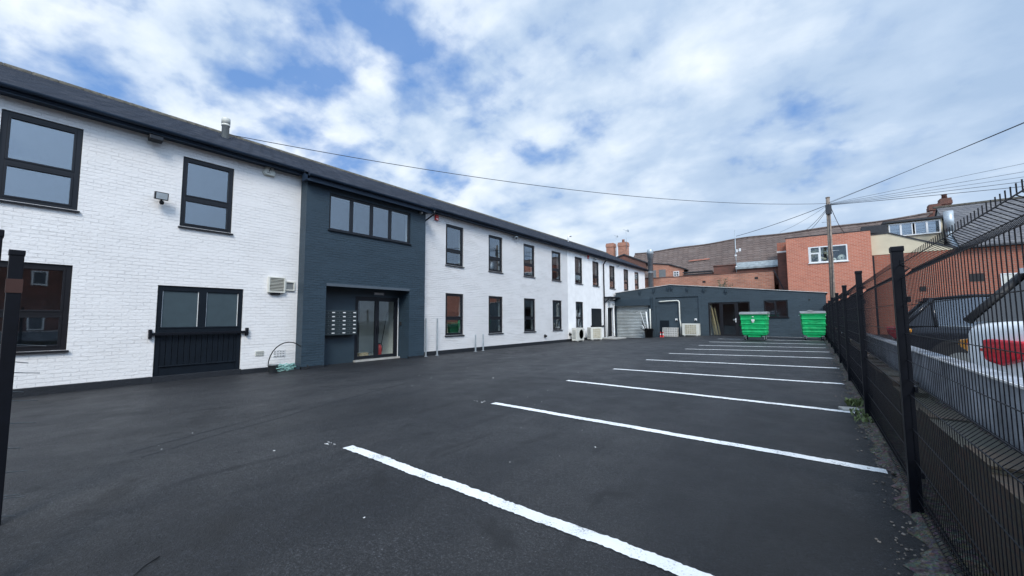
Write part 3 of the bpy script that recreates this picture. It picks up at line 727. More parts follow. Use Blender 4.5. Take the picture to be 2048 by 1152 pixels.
def air_brick(y, z, w_, h_, mat, label):
    t = empty('air_brick', (XF, y, z), label=label, cat='air brick', group='air bricks low on the white wall')
    mb = MB(); mb.box(0, .012, -w_, w_, -h_, h_); mb.build('plate', mat, t)
    mb = MB()
    for i in range(4):
        for j in range(3): mb.box(.0125, .016, -w_+.02+i*(w_*2-.02)/4, -w_+.02+i*(w_*2-.02)/4+.04, -h_+.015+j*(h_*2-.02)/3, -h_+.035+j*(h_*2-.02)/3)
    mb.build('holes', MT['grey_plastic'], t)
air_brick(4.60, .50, .105, .07, MT['cream_plastic'], 'small cream air brick low on the wall right of the boarded door')
air_brick(5.10, .47, .155, .10, MT['white_wall_dull'], 'larger painted over air brick behind the hose coil')
for y, lab in ((18.9, 'black round flue outlet low on the dull white wall'), (21.72, 'black round flue outlet low at the seam of bright white wall')):
    t = empty('flue_outlet', (XF+.01, y, .43), label=lab, cat='vent', group='round flue outlets')
    mb = MB(); mb.lathe([(.10, 0), (.10, .02), (.06, .03)], 14, (0, 0, 0), 'x'); mb.build('flange', MT['rubber'], t); mb = MB(); mb.lathe([(.05, .03), (.055, .12), (.02, .12)], 14, (0, 0, 0), 'x'); mb.build('nozzle', MT['rubber'], t)
for i, (y, h, lab) in enumerate(((10.13, 1.42, 'tall thin steel post standing closest to the slate blue bay'), (10.70, 1.42, 'tall thin steel post second from the slate blue bay'),
                                 (12.9, .72, 'short thin steel post nearer the first lower window'), (13.4, .72, 'short thin steel post nearer the second lower window'))):
    t = empty('steel_post', (XF+.28, y, g(XF, y)), label=lab, cat='post', group='thin steel posts along the white wall')
    mb = MB(); mb.box(-.02, .02, -.025, .025, 0, h); mb.build('upright', MT['galv'], t); mb = MB(); mb.box(-.05, .05, -.05, .05, 0, .012); mb.build('base_plate', MT['galv'], t)
# hose and bucket
t = empty('bucket', (XF+.42, 4.78, g(-11.5, 4.8)), label='grey plastic bucket on the ground at the white wall', cat='bucket')
mb = MB(); mb.lathe([(.09, 0), (.12, .20), (.13, .20), (.13, .22), (.115, .215), (.085, .02)], 16); mb.build('tub', MT['grey_plastic'], t)
mb = MB(); mb.tube([(.12*cos(a), .12*sin(a)*.9, .2+.0*a) for a in [pi*k/10 for k in range(11)]], .005, 6); mb.build('handle', MT['galv'], t)
rr = random.Random(3)
pts = []
for k in range(84):
    a = k*.42; r_ = .17+.08*rr.random(); pts.append((XF+.45+.6*r_*cos(a), 5.05+r_*1.15*sin(a)+.04*sin(k*.11), .03+.20*abs(sin(k*.13))*rr.uniform(.6, 1)+g(-11.5, 5)))
mb = MB(); mb.tube(pts, .010, 6); o = mb.build('hose', MT['hose_green'], smooth=True); tag(o, 'tangled pale green garden hose beside the grey bucket', 'hose')
pts = [(XF+.40, 4.76, .12)]
for k in range(15):
    a = pi-pi*k/14; pts.append((XF+.36-.1*k/14, 5.2+.52*cos(a), .18+.60*sin(a)))
pts += [(XF+.42, 5.72, .05), (XF+.48, 5.60, .02)]
mb = MB(); mb.tube(pts, .014, 8); o = mb.build('hose', MT['rubber'], smooth=True); tag(o, 'stiff black pipe arching over the tangled green hose', 'pipe')
# roof flue and cowl
t = empty('roof_flue', (-14.3, 4.3, roofz(-14.3)), label='short pale flue pipe with cap above the left roof', cat='flue')
mb = MB(); mb.lathe([(.10, -.3), (.10, .36), (.115, .36), (.115, .42), (.10, .42)], 16); mb.build('pipe', MT['cream_plastic'], t); mb = MB(); mb.lathe([(.118, .423), (.118, .60), (.112, .61)], 16); mb.build('cap', MT['cream_plastic'], t)
t = empty('roof_cowl', (RX+.5, 27.6, roofz(RX+.5)), label='small bent white pipe sticking up from the far roof', cat='flue')
mb = MB(); mb.tube([(0, 0, -.2), (0, 0, .35), (.02, .05, .45), (.05, .2, .50)], .06, 10); mb.build('pipe', MT['white_plastic'], t); mb = MB(); mb.lathe([(.08, .2), (.08, .34)], 12, (.05, 0, .5), 'y'); mb.build('cap', MT['white_plastic'], t)
# things inside the first lower window
t = empty('display_board', (XF-.25, 11.62, .78), label='beige board leaning inside the lower window nearest the entrance bay', cat='board')
mb = MB(); mb.box(-.02, .0, -.15, .17, 0, .42, Matrix.Rotation(.12, 4, 'X')); mb.build('panel', MT['cardboard'], t)
mb = MB(); mb.box(-.03, .01, -.15, .17, -.012, .0); mb.build('foot', MT['cream_plastic'], t)
t = empty('storage_box', (XF-.55, 12.3, .6), label='green box inside the lower window nearest the entrance bay', cat='box')
mb = MB(); mb.box(-.2, .2, -.3, .35, 0, .62); mb.build('body', MT['green_item'], t, bevel=.02); mb = MB(); mb.box(-.21, .21, -.31, .36, .60, .66); mb.build('lid', MT['green_item'], t, bevel=.01)

# ------------------------------------------------------------------ air conditioning units
def ac_unit(loc, rz, label, w_=.9, h_=.8, d_=.34, grid=False):
    t = empty('condenser_unit', loc, rz, label, 'air conditioner', 'outdoor air conditioning units')
    mb = MB(); mb.box(-w_/2, w_/2, 0, d_, .06, h_, None, .012); b = mb.build('casing', MT['cream_plastic'], t)
    mb = MB(); R = min(h_, w_)*.36; cx = w_*.10 if not grid else 0; cz = h_/2+.03
    if not grid:
        mb.lathe([(R, 0), (R, .012), (R*.96, .012), (R*.96, .0)], 24, (cx, -.014, cz), 'y')
        for k in range(1, 6): mb.tube([(cx+R*k/6*cos(a), -.01, cz+R*k/6*sin(a)) for a in [2*pi*i/24 for i in range(25)]], .004, 4)
        for k in range(8): mb.tube([(cx, -.01, cz), (cx+R*cos(k*pi/4), -.01, cz+R*sin(k*pi/4))], .004, 4)
    else:
        for k in range(6): mb.box(-w_*.33+k*w_*.66/5-.006, -w_*.33+k*w_*.66/5+.006, -.02, -.001, .14, h_-.08)
        for k in range(6): mb.box(-w_*.33, w_*.33, -.016, -.001, .14+k*(h_-.22)/5-.006, .14+k*(h_-.22)/5+.006)
    mb.build('fan_grille', MT['cream_plastic'], t)
    mb = MB()
    if not grid: mb.lathe([(R*.95, 0), (R*.95, .003)], 24, (cx, -.004, cz), 'y')
    else: mb.box(-w_*.33, w_*.33, -.004, -.0005, .14, h_-.08)
    mb.build('fan', MT['paper'] if grid else MT['concrete'], t)
    mb = MB()
    for k in range(7): mb.box(-w_/2-.004, -w_/2-.0005, .08, d_-.05, .18+k*.075, .215+k*.075)
    mb.build('side_louvres', MT['grey_plastic'], t)
    for s_ in (-1, 1):
        mb = MB(); mb.box(s_*w_*.36-.03, s_*w_*.36+.03, -.02, d_+.02, 0, .06); mb.build('foot', MT['concrete'], t)
    return t
ac_unit((-11.30, 22.0, g(-11.3, 22)), radians(90), 'cream outdoor air conditioner with round fan, nearer of two at the white wall', .95, .82)
ac_unit((-11.05, 23.75, g(-11, 23.7)), radians(62), 'cream outdoor air conditioner beside the dark double door', .88, .82, .42, True)
ac_unit((-6.45, 28.18, g(-6.4, 28)), 0, 'cream outdoor air conditioner with square grille against the dark teal wall', 1.05, .83, .36, True)
mb = MB(); mb.box(-11.75, -10.4, 25.3, 27.1, -.05, .07, None, .01); o = mb.build('concrete_pad', MT['concrete']); tag(o, 'pale concrete slab on the ground by the far corner door', 'slab')

# ------------------------------------------------------------------ dark teal workshop
WY = 28.6
ws = empty('workshop', (-5.5, WY, 0), label='low dark teal brick workshop with shallow gable across the yard end', cat='building')
def pw(name, mb, mat, parent=ws, **k):
    o = mb.build(name, mat, parent, **k)
    if parent is ws: o.matrix_parent_inverse = Matrix.Translation(ws.location).inverted()
    return o
LX, AX, RX2 = -11.72, -7.77, .66
holes = [(-11.68, -9.3, -.2, 2.3, .15), (-8.8, -6.0, -.2, 2.82, .07), (-5.42, -3.07, .22, 2.38, .12), (-2.33, -1.13, 1.4, 2.42, .12)]
mb = MB(); wall_mb(mb, 'y', WY, LX, RX2, -.3, 2.74, holes[:1]+holes[2:], .12)
mb.bm.free(); mb = MB()
# the recess rises above the right eaves, so split the wall at the recess head
wall_mb(mb, 'y', WY, LX, -5.7, -.3, 2.9, holes[:2], .12); wall_mb(mb, 'y', WY, -5.7, RX2, -.3, 2.74, holes[2:], .12)
mb.face([(LX, WY, 2.9), (-5.7, WY, 2.9), (-5.7, WY, 3.42), (AX, WY, 3.64), (LX, WY, 3.24)])
mb.face([(-5.7, WY, 2.74), (RX2, WY, 2.74), (-5.7, WY, 3.42)])
mb.face([(RX2, WY, -.3), (RX2, 33.2, -.3), (RX2, 33.2, 2.74), (RX2, WY, 2.74)]); mb.face([(LX, WY, -.3), (LX, WY, 3.24), (LX, 33.2, 3.24), (LX, 33.2, -.3)])
mb.face([(LX, 33.2, -.3), (LX, 33.2, 3.24), (AX, 33.2, 3.64), (RX2, 33.2, 2.74), (RX2, 33.2, -.3)])
mb.face([(-8.8, WY+.07, -.3), (-6.0, WY+.07, -.3), (-6.0, WY+.07, 2.82), (-8.8, WY+.07, 2.82)])
pw('wall', mb, MT['teal_wall'], merge=.0005)
mb = MB(); z_ = .045
mb.prism([(LX-.05, 3.235), (AX, 3.645), (RX2+.08, 2.735), (RX2+.08, 2.735+z_), (AX, 3.645+z_), (LX-.05, 3.235+z_)], 'y', WY-.02, 33.25); rf = pw('roof', mb, MT['felt'])
mb = MB()
mb.prism([(LX-.06, 3.262), (AX, 3.672), (AX, 3.702), (LX-.06, 3.292)], 'y', WY-.05, WY-.022); mb.prism([(AX, 3.672), (RX2+.09, 2.762), (RX2+.09, 2.792), (AX, 3.702)], 'y', WY-.05, WY-.022)
mb.build('flashing', MT['flashing'], rf)
mb = MB()
for bx, bz in ((-9.87, 3.40), (-8.87, 3.50), (-7.9, 3.60), (-7.66, 3.60), (-6.65, 3.50), (-5.63, 3.39), (-4.34, 3.25)):
    mb.box(bx-.045, bx+.045, WY-.10, WY-.002, bz-.24, bz-.02); mb.box(bx-.03, bx+.03, WY-.06, WY-.002, bz-.34, bz-.24)
mb.build('bracket', MT['blue_smooth'], rf)
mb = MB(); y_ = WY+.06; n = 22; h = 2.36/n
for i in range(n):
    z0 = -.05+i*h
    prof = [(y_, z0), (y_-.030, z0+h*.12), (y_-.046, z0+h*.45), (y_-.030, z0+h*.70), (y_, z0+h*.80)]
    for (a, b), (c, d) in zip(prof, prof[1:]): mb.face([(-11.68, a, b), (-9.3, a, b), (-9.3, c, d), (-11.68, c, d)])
    mb.mi = 1; mb.face([(-11.68, y_, z0+h*.80), (-9.3, y_, z0+h*.80), (-9.3, y_-.004, z0+h*1.0), (-11.68, y_-.004, z0+h*1.0)]); mb.mi = 0  # darker strip paints in the shade of the gap between slats
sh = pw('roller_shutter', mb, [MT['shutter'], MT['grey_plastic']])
mb = MB(); mb.box(-11.78, -9.12, WY-.26, WY-.003, 2.28, 2.76, None, .01); mb.build('shutter_box', MT['blue_smooth'], sh)
mb = MB(); mb.box(-9.30, -9.18, WY-.06, WY-.003, -.05, 2.28); mb.build('guide_rail', MT['blue_smooth'], sh); mb = MB(); mb.box(-11.72, -11.66, WY-.06, WY-.003, -.05, 2.28); mb.build('guide_rail', MT['blue_smooth'], sh); mb = MB(); mb.box(-9.14, -9.0, WY-.1, WY-.003, 2.0, 2.85); mb.build('motor_box', MT['blue_smooth'], sh)
# glazed door set
def frame_y(mb, x0, x1, z0, z1, fr, y0, y1):
    mb.box(x0, x0+fr, y0, y1, z0, z1); mb.box(x1-fr, x1, y0, y1, z0, z1); mb.box(x0+fr, x1-fr, y0, y1, z1-fr, z1); mb.box(x0+fr, x1-fr, y0, y1, z0, z0+fr)
mb = MB(); a, b = WY+.03, WY+.10
frame_y(mb, -5.42, -4.70, .22, 2.38, .07, a, b); frame_y(mb, -4.70, -3.78, .22, 2.38, .13, a, b); frame_y(mb, -3.78, -3.07, .22, 2.38, .07, a, b)
dd = pw('glazed_door', mb, MT['brown_frame'], bevel=.004)
mb = MB(); mb.box(-5.35, -4.77, WY+.065, WY+.07, .29, 2.31); mb.box(-4.57, -3.91, WY+.065, WY+.07, .35, 2.25); mb.box(-3.71, -3.14, WY+.065, WY+.07, .29, 2.31); mb.build('pane', MT['glass_door'], dd)
mb = MB(); mb.box(-3.88, -3.84, WY-.005, WY+.03, 1.1, 1.36); mb.tube([(-3.86, WY-.03, 1.25), (-4.02, WY-.04, 1.25)], .014, 8); mb.build('handle', MT['white_plastic'], dd)
mb = MB(); xa, xb_, ya_, yb = -5.6, -2.9, WY+.12, WY+2.4
mb.face([(xa, ya_, .2), (xa, yb, .2), (xa, yb, 2.6), (xa, ya_, 2.6)]); mb.face([(xa, ya_, .21), (xb_, ya_, .21), (xb_, yb, .21), (xa, yb, .21)])
mb.mi = 1; mb.face([(xa, yb, .2), (xb_, yb, .2), (xb_, yb, 2.6), (xa, yb, 2.6)]); mb.face([(xb_, ya_, .2), (xb_, ya_, 2.6), (xb_, yb, 2.6), (xb_, yb, .2)]); mb.face([(xa, ya_, 2.55), (xb_, ya_, 2.55), (xb_, yb, 2.55), (xa, yb, 2.55)])
mb.build('lobby', [MT['lining'], MT['room']], dd)
mb = MB(); frame_y(mb, -2.33, -1.13, 1.4, 2.42, .07, WY+.03, WY+.10); mb.box(-1.80, -1.70, WY+.03, WY+.10, 1.47, 2.35); wn = pw('window', mb, MT['brown_frame'], bevel=.004)
mb = MB(); mb.box(-2.26, -1.2, WY+.065, WY+.07, 1.47, 2.35); mb.build('pane', MT['glass'], wn)
mb = MB(); mb.box(-2.37, -1.09, WY-.05, WY+.03, 1.36, 1.40); mb.build('sill', MT['brown_frame'], wn)
mb = MB(); mb.face([(-2.4, WY+.7, 1.2), (-1.0, WY+.7, 1.2), (-1.0, WY+.7, 2.5), (-2.4, WY+.7, 2.5)]); mb.face([(-2.4, WY+.12, 1.2), (-2.4, WY+.7, 1.2), (-2.4, WY+.7, 2.5), (-2.4, WY+.12, 2.5)]); mb.build('lining', MT['room'], wn)
mb = MB(); mb.lathe([(.05, 0), (.05, .012)], 12, (-.10, WY-.014, 2.40), 'y'); pw('vent_hole', mb, MT['rubber'])
mb = MB(); mb.box(-8.55, -7.93, WY+.05, WY+.069, .12, 1.22); pw('hatch', mb, MT['dark_door'])
# timber lengths inside the door set
for i, (xb0, xt, zt, lab) in enumerate(((-4.95, -5.30, 2.2, 'longest pale timber plank leaning inside the glazed side panel'), (-5.02, -5.28, 1.75, 'middle pale timber plank leaning inside the glazed side panel'),
                                        (-4.84, -5.12, 2.05, 'pale timber plank nearest the door leaf inside the side panel'), (-5.15, -5.32, 1.4, 'shortest pale timber plank inside the glazed side panel'))):
    mb = MB(); M = Matrix.Translation((xb0, WY+.30+.05*i, .22)) @ Matrix.Rotation(math.atan2(xt-xb0, zt-.22), 4, 'Y')
    mb.box(-.04, .04, -.015, .015, .0, (zt-.22)/cos(math.atan2(xt-xb0, zt-.22)), M); o = mb.build('timber_plank', MT['wood'], bevel=.003); tag(o, lab, 'plank', 'timber leaning inside the workshop door')
# lagged pipe on the recess
mb = MB(); mb.tube([(-8.55, WY-.0, 2.53), (-8.45, WY-.03, 2.53), (-7.95, WY-.04, 2.555), (-7.35, WY-.04, 2.57), (-7.25, WY-.04, 2.55), (-7.20, WY-.04, 2.46), (-7.20, WY-.04, 1.3), (-7.14, WY-.06, .9), (-7.14, WY-.08, .2)], .045, 8)
o = mb.build('lagged_pipe', MT['cream_plastic'], smooth=True); tag(o, 'cream lagged pipe running along and down the dark teal wall', 'pipe')
for x, lab in ((-7.42, 'white outdoor socket left of the cream pipe drop'), (-6.19, 'white outdoor socket above the square grille air conditioner')):
    t = empty('outdoor_socket', (x-.02, WY+.07, 1.27), label=lab, cat='socket', group='white sockets on the workshop wall')
    mb = MB(); mb.box(-.07, .07, -.06, 0, -.06, .08, None, .01); mb.build('box', MT['white_plastic'], t); mb = MB(); mb.box(-.03, .03, -.07, -.0605, -.14, .0); mb.build('plug', MT['rubber'], t)
# grey crates
for k in range(4):
    t = empty('crate', (-7.77+.01*(k % 2), WY-.24, g(-7.7, WY)+.02+k*.152), label=['bottom grey slotted crate of the stack at the workshop wall', 'second grey slotted crate from the ground in the stack', 'third grey slotted crate from the ground in the stack', 'topmost grey slotted crate of the stack at the workshop wall'][k], cat='crate', group='grey crates stacked at the workshop')
    mb = MB(); mb.box(-.48, .48, -.2, .2, 0, .012); mb.box(-.48, .48, -.2, -.185, .012, .145); mb.box(-.48, .48, .185, .2, .012, .145); mb.box(-.48, -.465, -.185, .185, .012, .145); mb.box(.465, .48, -.185, .185, .012, .145); mb.build('tray', MT['concrete'], t)
    mb = MB()
    for i in range(7): mb.box(-.47+i*.155-.012+.0, -.47+i*.155+.012, -.215, -.201, .0, .145)
    mb.box(-.485, .485, -.212, -.2005, .115, .146); mb.build('rim', MT['flashing'], t)
for x, lab in ((-8.38, 'red and white striped marker left of its twin beside the crates'), (-8.22, 'red and white striped marker touching the grey crates')):
    t = empty('marker_post', (x, WY-.45, g(-8.3, 28.1)), label=lab, cat='marker', group='striped markers by the crates')
    mb = MB(); mb.lathe([(.07, 0), (.07, .02), (.045, .03), (.035, .14)], 12); mb.lathe([(.033, .24), (.03, .34), (.01, .36)], 12); mb.build('body', MT['red'], t); mb = MB(); mb.lathe([(.035, .14), (.033, .24)], 12); mb.build('band', MT['white_plastic'], t)
# black tub with pipes and lengths
t = empty('tub', (-9.2, WY-.40, g(-9.2, 28.2)), label='black plastic tub beside the roller shutter holding offcut pipes', cat='tub')
mb = MB(); mb.lathe([(.24, 0), (.29, .60), (.31, .60), (.31, .64), (.275, .63), (.22, .03)], 20); mb.build('bucket', MT['rubber'], t); mb = MB(); mb.tube([(.31, -.06, .56), (.36, -.04, .5), (.36, .04, .5), (.31, .06, .56)], .012, 6); mb.build('handle', MT['rubber'], t)
tx, ty, tz = -9.2, WY-.40, g(-9.2, 28.2)+.05
for pts, r, m, lab in (([(0, 0, 0), (-.16, .05, 1.75)], .05, 'white_plastic', 'white pipe standing upright in the black tub, left one'), ([(.12, .05, 0), (.10, .1, 1.95)], .045, 'cream_plastic', 'tallest cream pipe standing upright in the black tub'),
                       ([(.0, -.1, 0), (-.55, .0, 1.75), (-.85, .0, 1.70)], .016, 'white_plastic', 'thin white rod with bent top leaning from the tub'), ([(.05, -.1, 0), (-.45, -.05, 1.05)], .03, 'rubber', 'black bar leaning left out of the tub'),
                       ([(.02, -.15, .1), (-.40, -.12, .80)], .025, 'white_plastic', 'short white tube leaning left out of the tub'), ([(.0, -.12, .3), (-.55, -.1, .62)], .02, 'rubber', 'lowest black stick poking sideways from the tub')):
    mb = MB(); mb.tube([(tx+p[0], ty+p[1], tz+p[2]) for p in pts], r, 8); o = mb.build('offcut_pipe', MT[m]); tag(o, lab, 'pipe', 'lengths standing in the black tub')
# white pipe and alarm at the corner
mb = MB(); mb.tube([(-11.74, WY-.42, 2.55), (-11.72, WY-.42, .15), (-11.66, WY-.46, .05)], .05, 8); o = mb.build('waste_pipe', MT['white_plastic'], smooth=True); tag(o, 'white vertical waste pipe at the shutter corner', 'pipe')
mb = MB(); mb.tube([(XF+.10, 27.15, 2.6), (XF+.10, 27.15, .05)], .045, 8); o = mb.build('waste_pipe', MT['white_plastic'], smooth=True); tag(o, 'white vertical pipe just right of the brown downpipe', 'pipe')
t = empty('corner_light', (XF+.18, 28.0, 2.35), label='white hooded light over the far corner door', cat='light')
mb = MB(); mb.box(-.14, .02, -.32, .32, -.18, .30, None, .02); mb.build('hood', MT['white_plastic'], t); mb = MB(); mb.lathe([(.07, 0), (.06, .05), (.02, .07)], 12, (.02, 0, .05), 'x'); mb.build('lens', MT['grey_plastic'], t)

# ------------------------------------------------------------------ wheeled bins
def bin_(loc, rz, label, w_=1.12, hump=False, plate=True):
    t = empty('wheeled_bin', loc, rz, label, 'bin', 'green wheeled bins')
    d0, d1 = .40, .50
    mb = MB(); bw0, bw1 = w_/2*.90, w_/2
    def ring(z, k): return [(-k[0], -k[1], z), (k[0], -k[1], z), (k[0], k[1], z), (-k[0], k[1], z)]
    prof = [(.20, bw0*.75, d0*.75), (.30, bw0, d0)]
    zz = .30
    for rib in (.42, .60, .84, 1.08):
        for dz, o_ in ((-.04, 0), (-.02, .018), (.02, .018), (.04, 0)):
            z = rib+dz; tt = (z-.3)/.98; prof.append((z, bw0+(bw1-bw0)*tt+o_, d0+(d1-d0)*tt+o_))
    prof += [(1.28, bw1, d1), (1.29, bw1+.035, d1+.035), (1.33, bw1+.035, d1+.035)]
    rings = [[mb.bm.verts.new(p) for p in ring(z, (a, b))] for z, a, b in prof]
    for A, B in zip(rings, rings[1:]):
        for k in range(4): mb.bm.faces.new((A[k], A[(k+1) % 4], B[(k+1) % 4], B[k]))
    mb.bm.faces.new(rings[0][::-1]); mb.bm.faces.new(rings[-1])
    mb.build('body', MT['green_bin'], t, bevel=.02)
    mb = MB(); k0 = bw1+.05
    if hump: mb.prism([(-d1-.05, 1.335), (d1+.05, 1.335), (d1+.05, 1.37), (.25, 1.40), (-.0, 1.47), (-d1-.05, 1.37)], 'x', -k0, k0); 
    else: mb.prism([(-d1-.06, 1.335), (d1+.05, 1.335), (d1+.05, 1.45), (.1, 1.48), (-d1+.02, 1.46), (-d1-.06, 1.37)], 'x', -k0, k0)
    lid = mb.build('lid', MT['bin_lid'], t, bevel=.02)
    if hump:
        mb = MB(); mb.prism([(-k0*.75, 1.38), (k0*.75, 1.36), (k0*.2, 1.45), (-k0*.25, 1.52)], 'y', -d1*.8, d1*.8); mb.build('lid_dome', MT['bin_lid'], lid, bevel=.02)
    else:
        mb = MB()
        for k in range(4): mb.box(-k0+.12+k*(2*k0-.24)/3-.07, -k0+.12+k*(2*k0-.24)/3+.07, -d1*.7, d1*.8, 1.455, 1.485)
        mb.build('lid_ribs', MT['grey_plastic'], lid, bevel=.008)
    for sx in (-1, 1):
        for sy in (-1, 1):
            mb = MB(); X, Y = sx*w_*.36, sy*.30
            mb.lathe([(.088, -.022), (.1, -.012), (.1, .012), (.088, .022)], 16, (X, Y, .10), 'x'); wv = mb.build('castor', MT['rubber'], t)
            mb = MB(); mb.lathe([(.05, -.024), (.05, .024)], 12, (X, Y, .10), 'x'); mb.build('hub', MT['galv'], wv)
            mb = MB(); mb.box(X-.035, X-.026, Y-.04, Y+.04, .08, .21); mb.box(X+.026, X+.035, Y-.04, Y+.04, .08, .21); mb.box(X-.06, X+.06, Y-.06, Y+.06, .205, .225); mb.build('fork', MT['galv'], wv)
    mb = MB(); mb.box(-.28, .28, -d0*.9, -d0*.7, .17, .28, None, .02); mb.build('drain_boss', MT['green_bin'], t)
    for sx in (-1, 1):
        mb = MB(); mb.lathe([(.028, 0), (.028, .09)], 10, (sx*(bw1+.0) if sx > 0 else -bw1-.09, 0, 1.24), 'x'); mb.build('trunnion', MT['galv'], t)
    mb = MB()
    for sx in (-1, 1):
        mb.tube([(sx*bw1*.98, -d1-.0, .78), (sx*(bw1*.98+.05), -d1-.05, .78), (sx*(bw1*.98-.08), -d1-.05, .78), (sx*(bw1*.98-.1), -d1+.02, .78)], .012, 6)
    mb.build('grab_rail', MT['green_bin'], t)
    if plate:
        mb = MB(); mb.box(-.07, .07, -d1-.045, -d1-.02, 1.0, 1.09); mb.box(-.05, .05, -d1-.045, -d1-.02, .93, .98); mb.box(-.035, .035, -d1-.045, -d1-.02, 1.2, 1.24); mb.build('label_plate', MT['white_plastic'], t)
    else:
        mb = MB(); mb.tube([(-.18, -d1-.01, .96), (-.1, -d1-.03, .93), (.1, -d1-.03, .93), (.18, -d1-.01, .96)], .012, 6); mb.build('front_handle', MT['green_bin'], t)
    return t
bin_((-2.44, 24.55, g(-2.4, 24.3)), radians(-3), 'green wheeled bin with flat grey lid and white label in front of the glazed door', 1.16)
bin_((.0, 25.3, g(0, 25)), radians(4), 'green wheeled bin with humped grey lid next to the black fence', .96, True, False)

# ------------------------------------------------------------------ black mesh fence
FX = .53
fence = empty('mesh_fence', (FX, 4.1, 0), label='long black welded mesh fence on square posts along the parking bays', cat='fence')
PY = [1.06, 4.12, 7.18, 10.24, 13.30, 16.36, 19.42, 22.48, 25.54, 28.50]
def panel_mesh(length, zshift):
    mb = MB(); n = int(length/.0455); X0 = .012
    def path(y):
        V = [(0, .03), (0, .035), (.05, .075), (0, .115), (0, .84), (.055, .895), (0, .945), (0, 1.685), (.06, 1.745), (0, 1.785), (0, 1.825)]
        return [(X0+a, y, z+zshift) for a, z in V]
    for i in range(n+1): mb.tube(path(i*length/n), .0024, 4)
    for (dx, z) in ((0, .035), (.05, .075), (0, .115), (0, .17), (0, .375), (0, .60), (0, .84), (.055, .895), (0, .945), (0, 1.085), (0, 1.28), (0, 1.48), (0, 1.685), (.06, 1.745), (0, 1.785)):
        mb.tube([(X0+dx-.006, 0, z+zshift), (X0+dx-.006, length, z+zshift)], .0027, 4)
    return mb
pm = None
for i, y in enumerate(PY):
    base = g(.5, y)
    top = 1.92+(0 if y < 5 else .10)
    mb = MB(); mb.box(-.033, .033, -.035, .035, -.15, top-base-.01, None, .004); mb.box(-.038, .038, -.040, .040, top-base-.035, top-base+.005, None, .006)
    o = mb.build('fence_post', MT['black_metal'], fence, at=(0, y-4.1, base))
    for z in (.3, .9, 1.55):
        mb = MB(); mb.box(.033, .05, -.052, .052, z-.02, z+.02); mb.build('clamp', MT['black_metal'], o)
    if i < len(PY)-1:
        dz = 0 if i == 0 else .05+.05*min(i, 2)*.5
        if pm is None:
            pm = panel_mesh(PY[i+1]-y-.076, 0).build('mesh_panel', MT['black_metal'], fence, at=(0, y+.038-4.1, 0))
        else:
            c = pm.copy(); col.objects.link(c); c.location = (0, y+.038-4.1, base*.6+.03)
# corner posts on the left with the cut end of a mesh panel
left = empty('gate_fence', (-4.6, .15, 0), label='black fence posts at the left edge with cut mesh wires sticking out', cat='fence')
for (x, y, top) in ((0, 0, 1.90), (1.10, -.124, 1.88)):
    mb = MB(); s = .035; mb.box(x-s, x+s, y-s, y+s, -.1, top, None, .004); mb.box(x-s-.004, x+s+.004, y-s-.004, y+s+.004, top-.03, top+.01, None, .005); o = mb.build('fence_post', MT['black_metal'], left)
    if x == 0:
        mb = MB(); mb.box(-.039, .039, -.039, .039, 1.60, 1.70); mb.build('band', MT['rust'], o)
mb = MB()
for z, l_ in ((1.18, .14), (1.06, .06), (.98, .12), (.85, .05), (.78, .12), (.62, .12), (.45, .06), (.28, .10), (.10, .10), (.12, .07), (-.02, .06)):
    mb.tube([(-.05, -2.4, z+.05), (-.05, .0, z+.05), (-.045, .04+l_, z+.03)], .0032, 5)
for k in range(52): mb.tube([(-.055, -2.4+k*.0455, .05), (-.055, -2.4+k*.0455, 1.8)], .0027, 4)
mb.build('mesh_panel', MT['grey_plastic'], left)

# low brick wall behind the fence
mb = MB()
yy = -4.
while yy < 28.4:
    h = .60+.03*sin(yy*2.1)+random.uniform(-.02, .02)+g(.5, yy)*.6
    mb.box(.70+random.uniform(0, .008), .92, yy, min(yy+.45, 28.4), -.2, h); yy += .452
o = mb.build('low_brick_wall', MT['brick_moss']); tag(o, 'low mossy old brick wall just behind the black fence', 'wall')

def weed(loc, n, h, label, mat='leaf', spread=.12):
    t = empty('weed_plant', loc, 0, label, 'weed', 'weeds along the fence foot'); r = random.Random(int(loc[1]*100))
    mb = MB(); st = MB()
    for k in range(n):
        a = r.uniform(0, 6.28); l_ = h*r.uniform(.4, 1); lean = r.uniform(.2, .9); bx, by = r.uniform(-spread, spread)*.5, r.uniform(-spread, spread)
        tip = Vector((bx+cos(a)*l_*lean, by+sin(a)*l_*lean, l_*.8)); wv = .010+.012*r.random(); sd = Vector((-sin(a), cos(a), 0))*wv; mid = Vector((bx, by, 0)).lerp(tip, .6)+Vector((0, 0, l_*.12))
        mb.face([Vector((bx, by, 0)), mid+sd, tip, mid-sd])
        if k % 5 == 0: st.tube([(bx, by, 0), tip*.7+Vector((0, 0, .02))], .003, 4)
    mb.build('leaves', MT[mat], t); st.build('stems', MT[mat], t)
weed((.43, 7.95, g(.4, 7.95)), 70, .17, 'bright green weed clump at the foot of the third fence post back', spread=.15)
weed((.47, 6.95, g(.45, 6.95)+.02), 40, .10, 'low scruffy weed clump next to the second fence post', spread=.22)
weed((.45, 7.35, g(.42, 7.35)+.01), 40, .10, 'sparse weed tuft between two fence posts', spread=.18)
mb = MB(); mb.box(-.10, .14, -.09, .11, 0, .04, Matrix.Rotation(.3, 4, 'Z'), .015); o = mb.build('flat_stone', MT['concrete'], at=(.36, 7.62, g(.36, 7.6)-.01)); tag(o, 'flat pale stone lying between the weed clumps', 'stone')

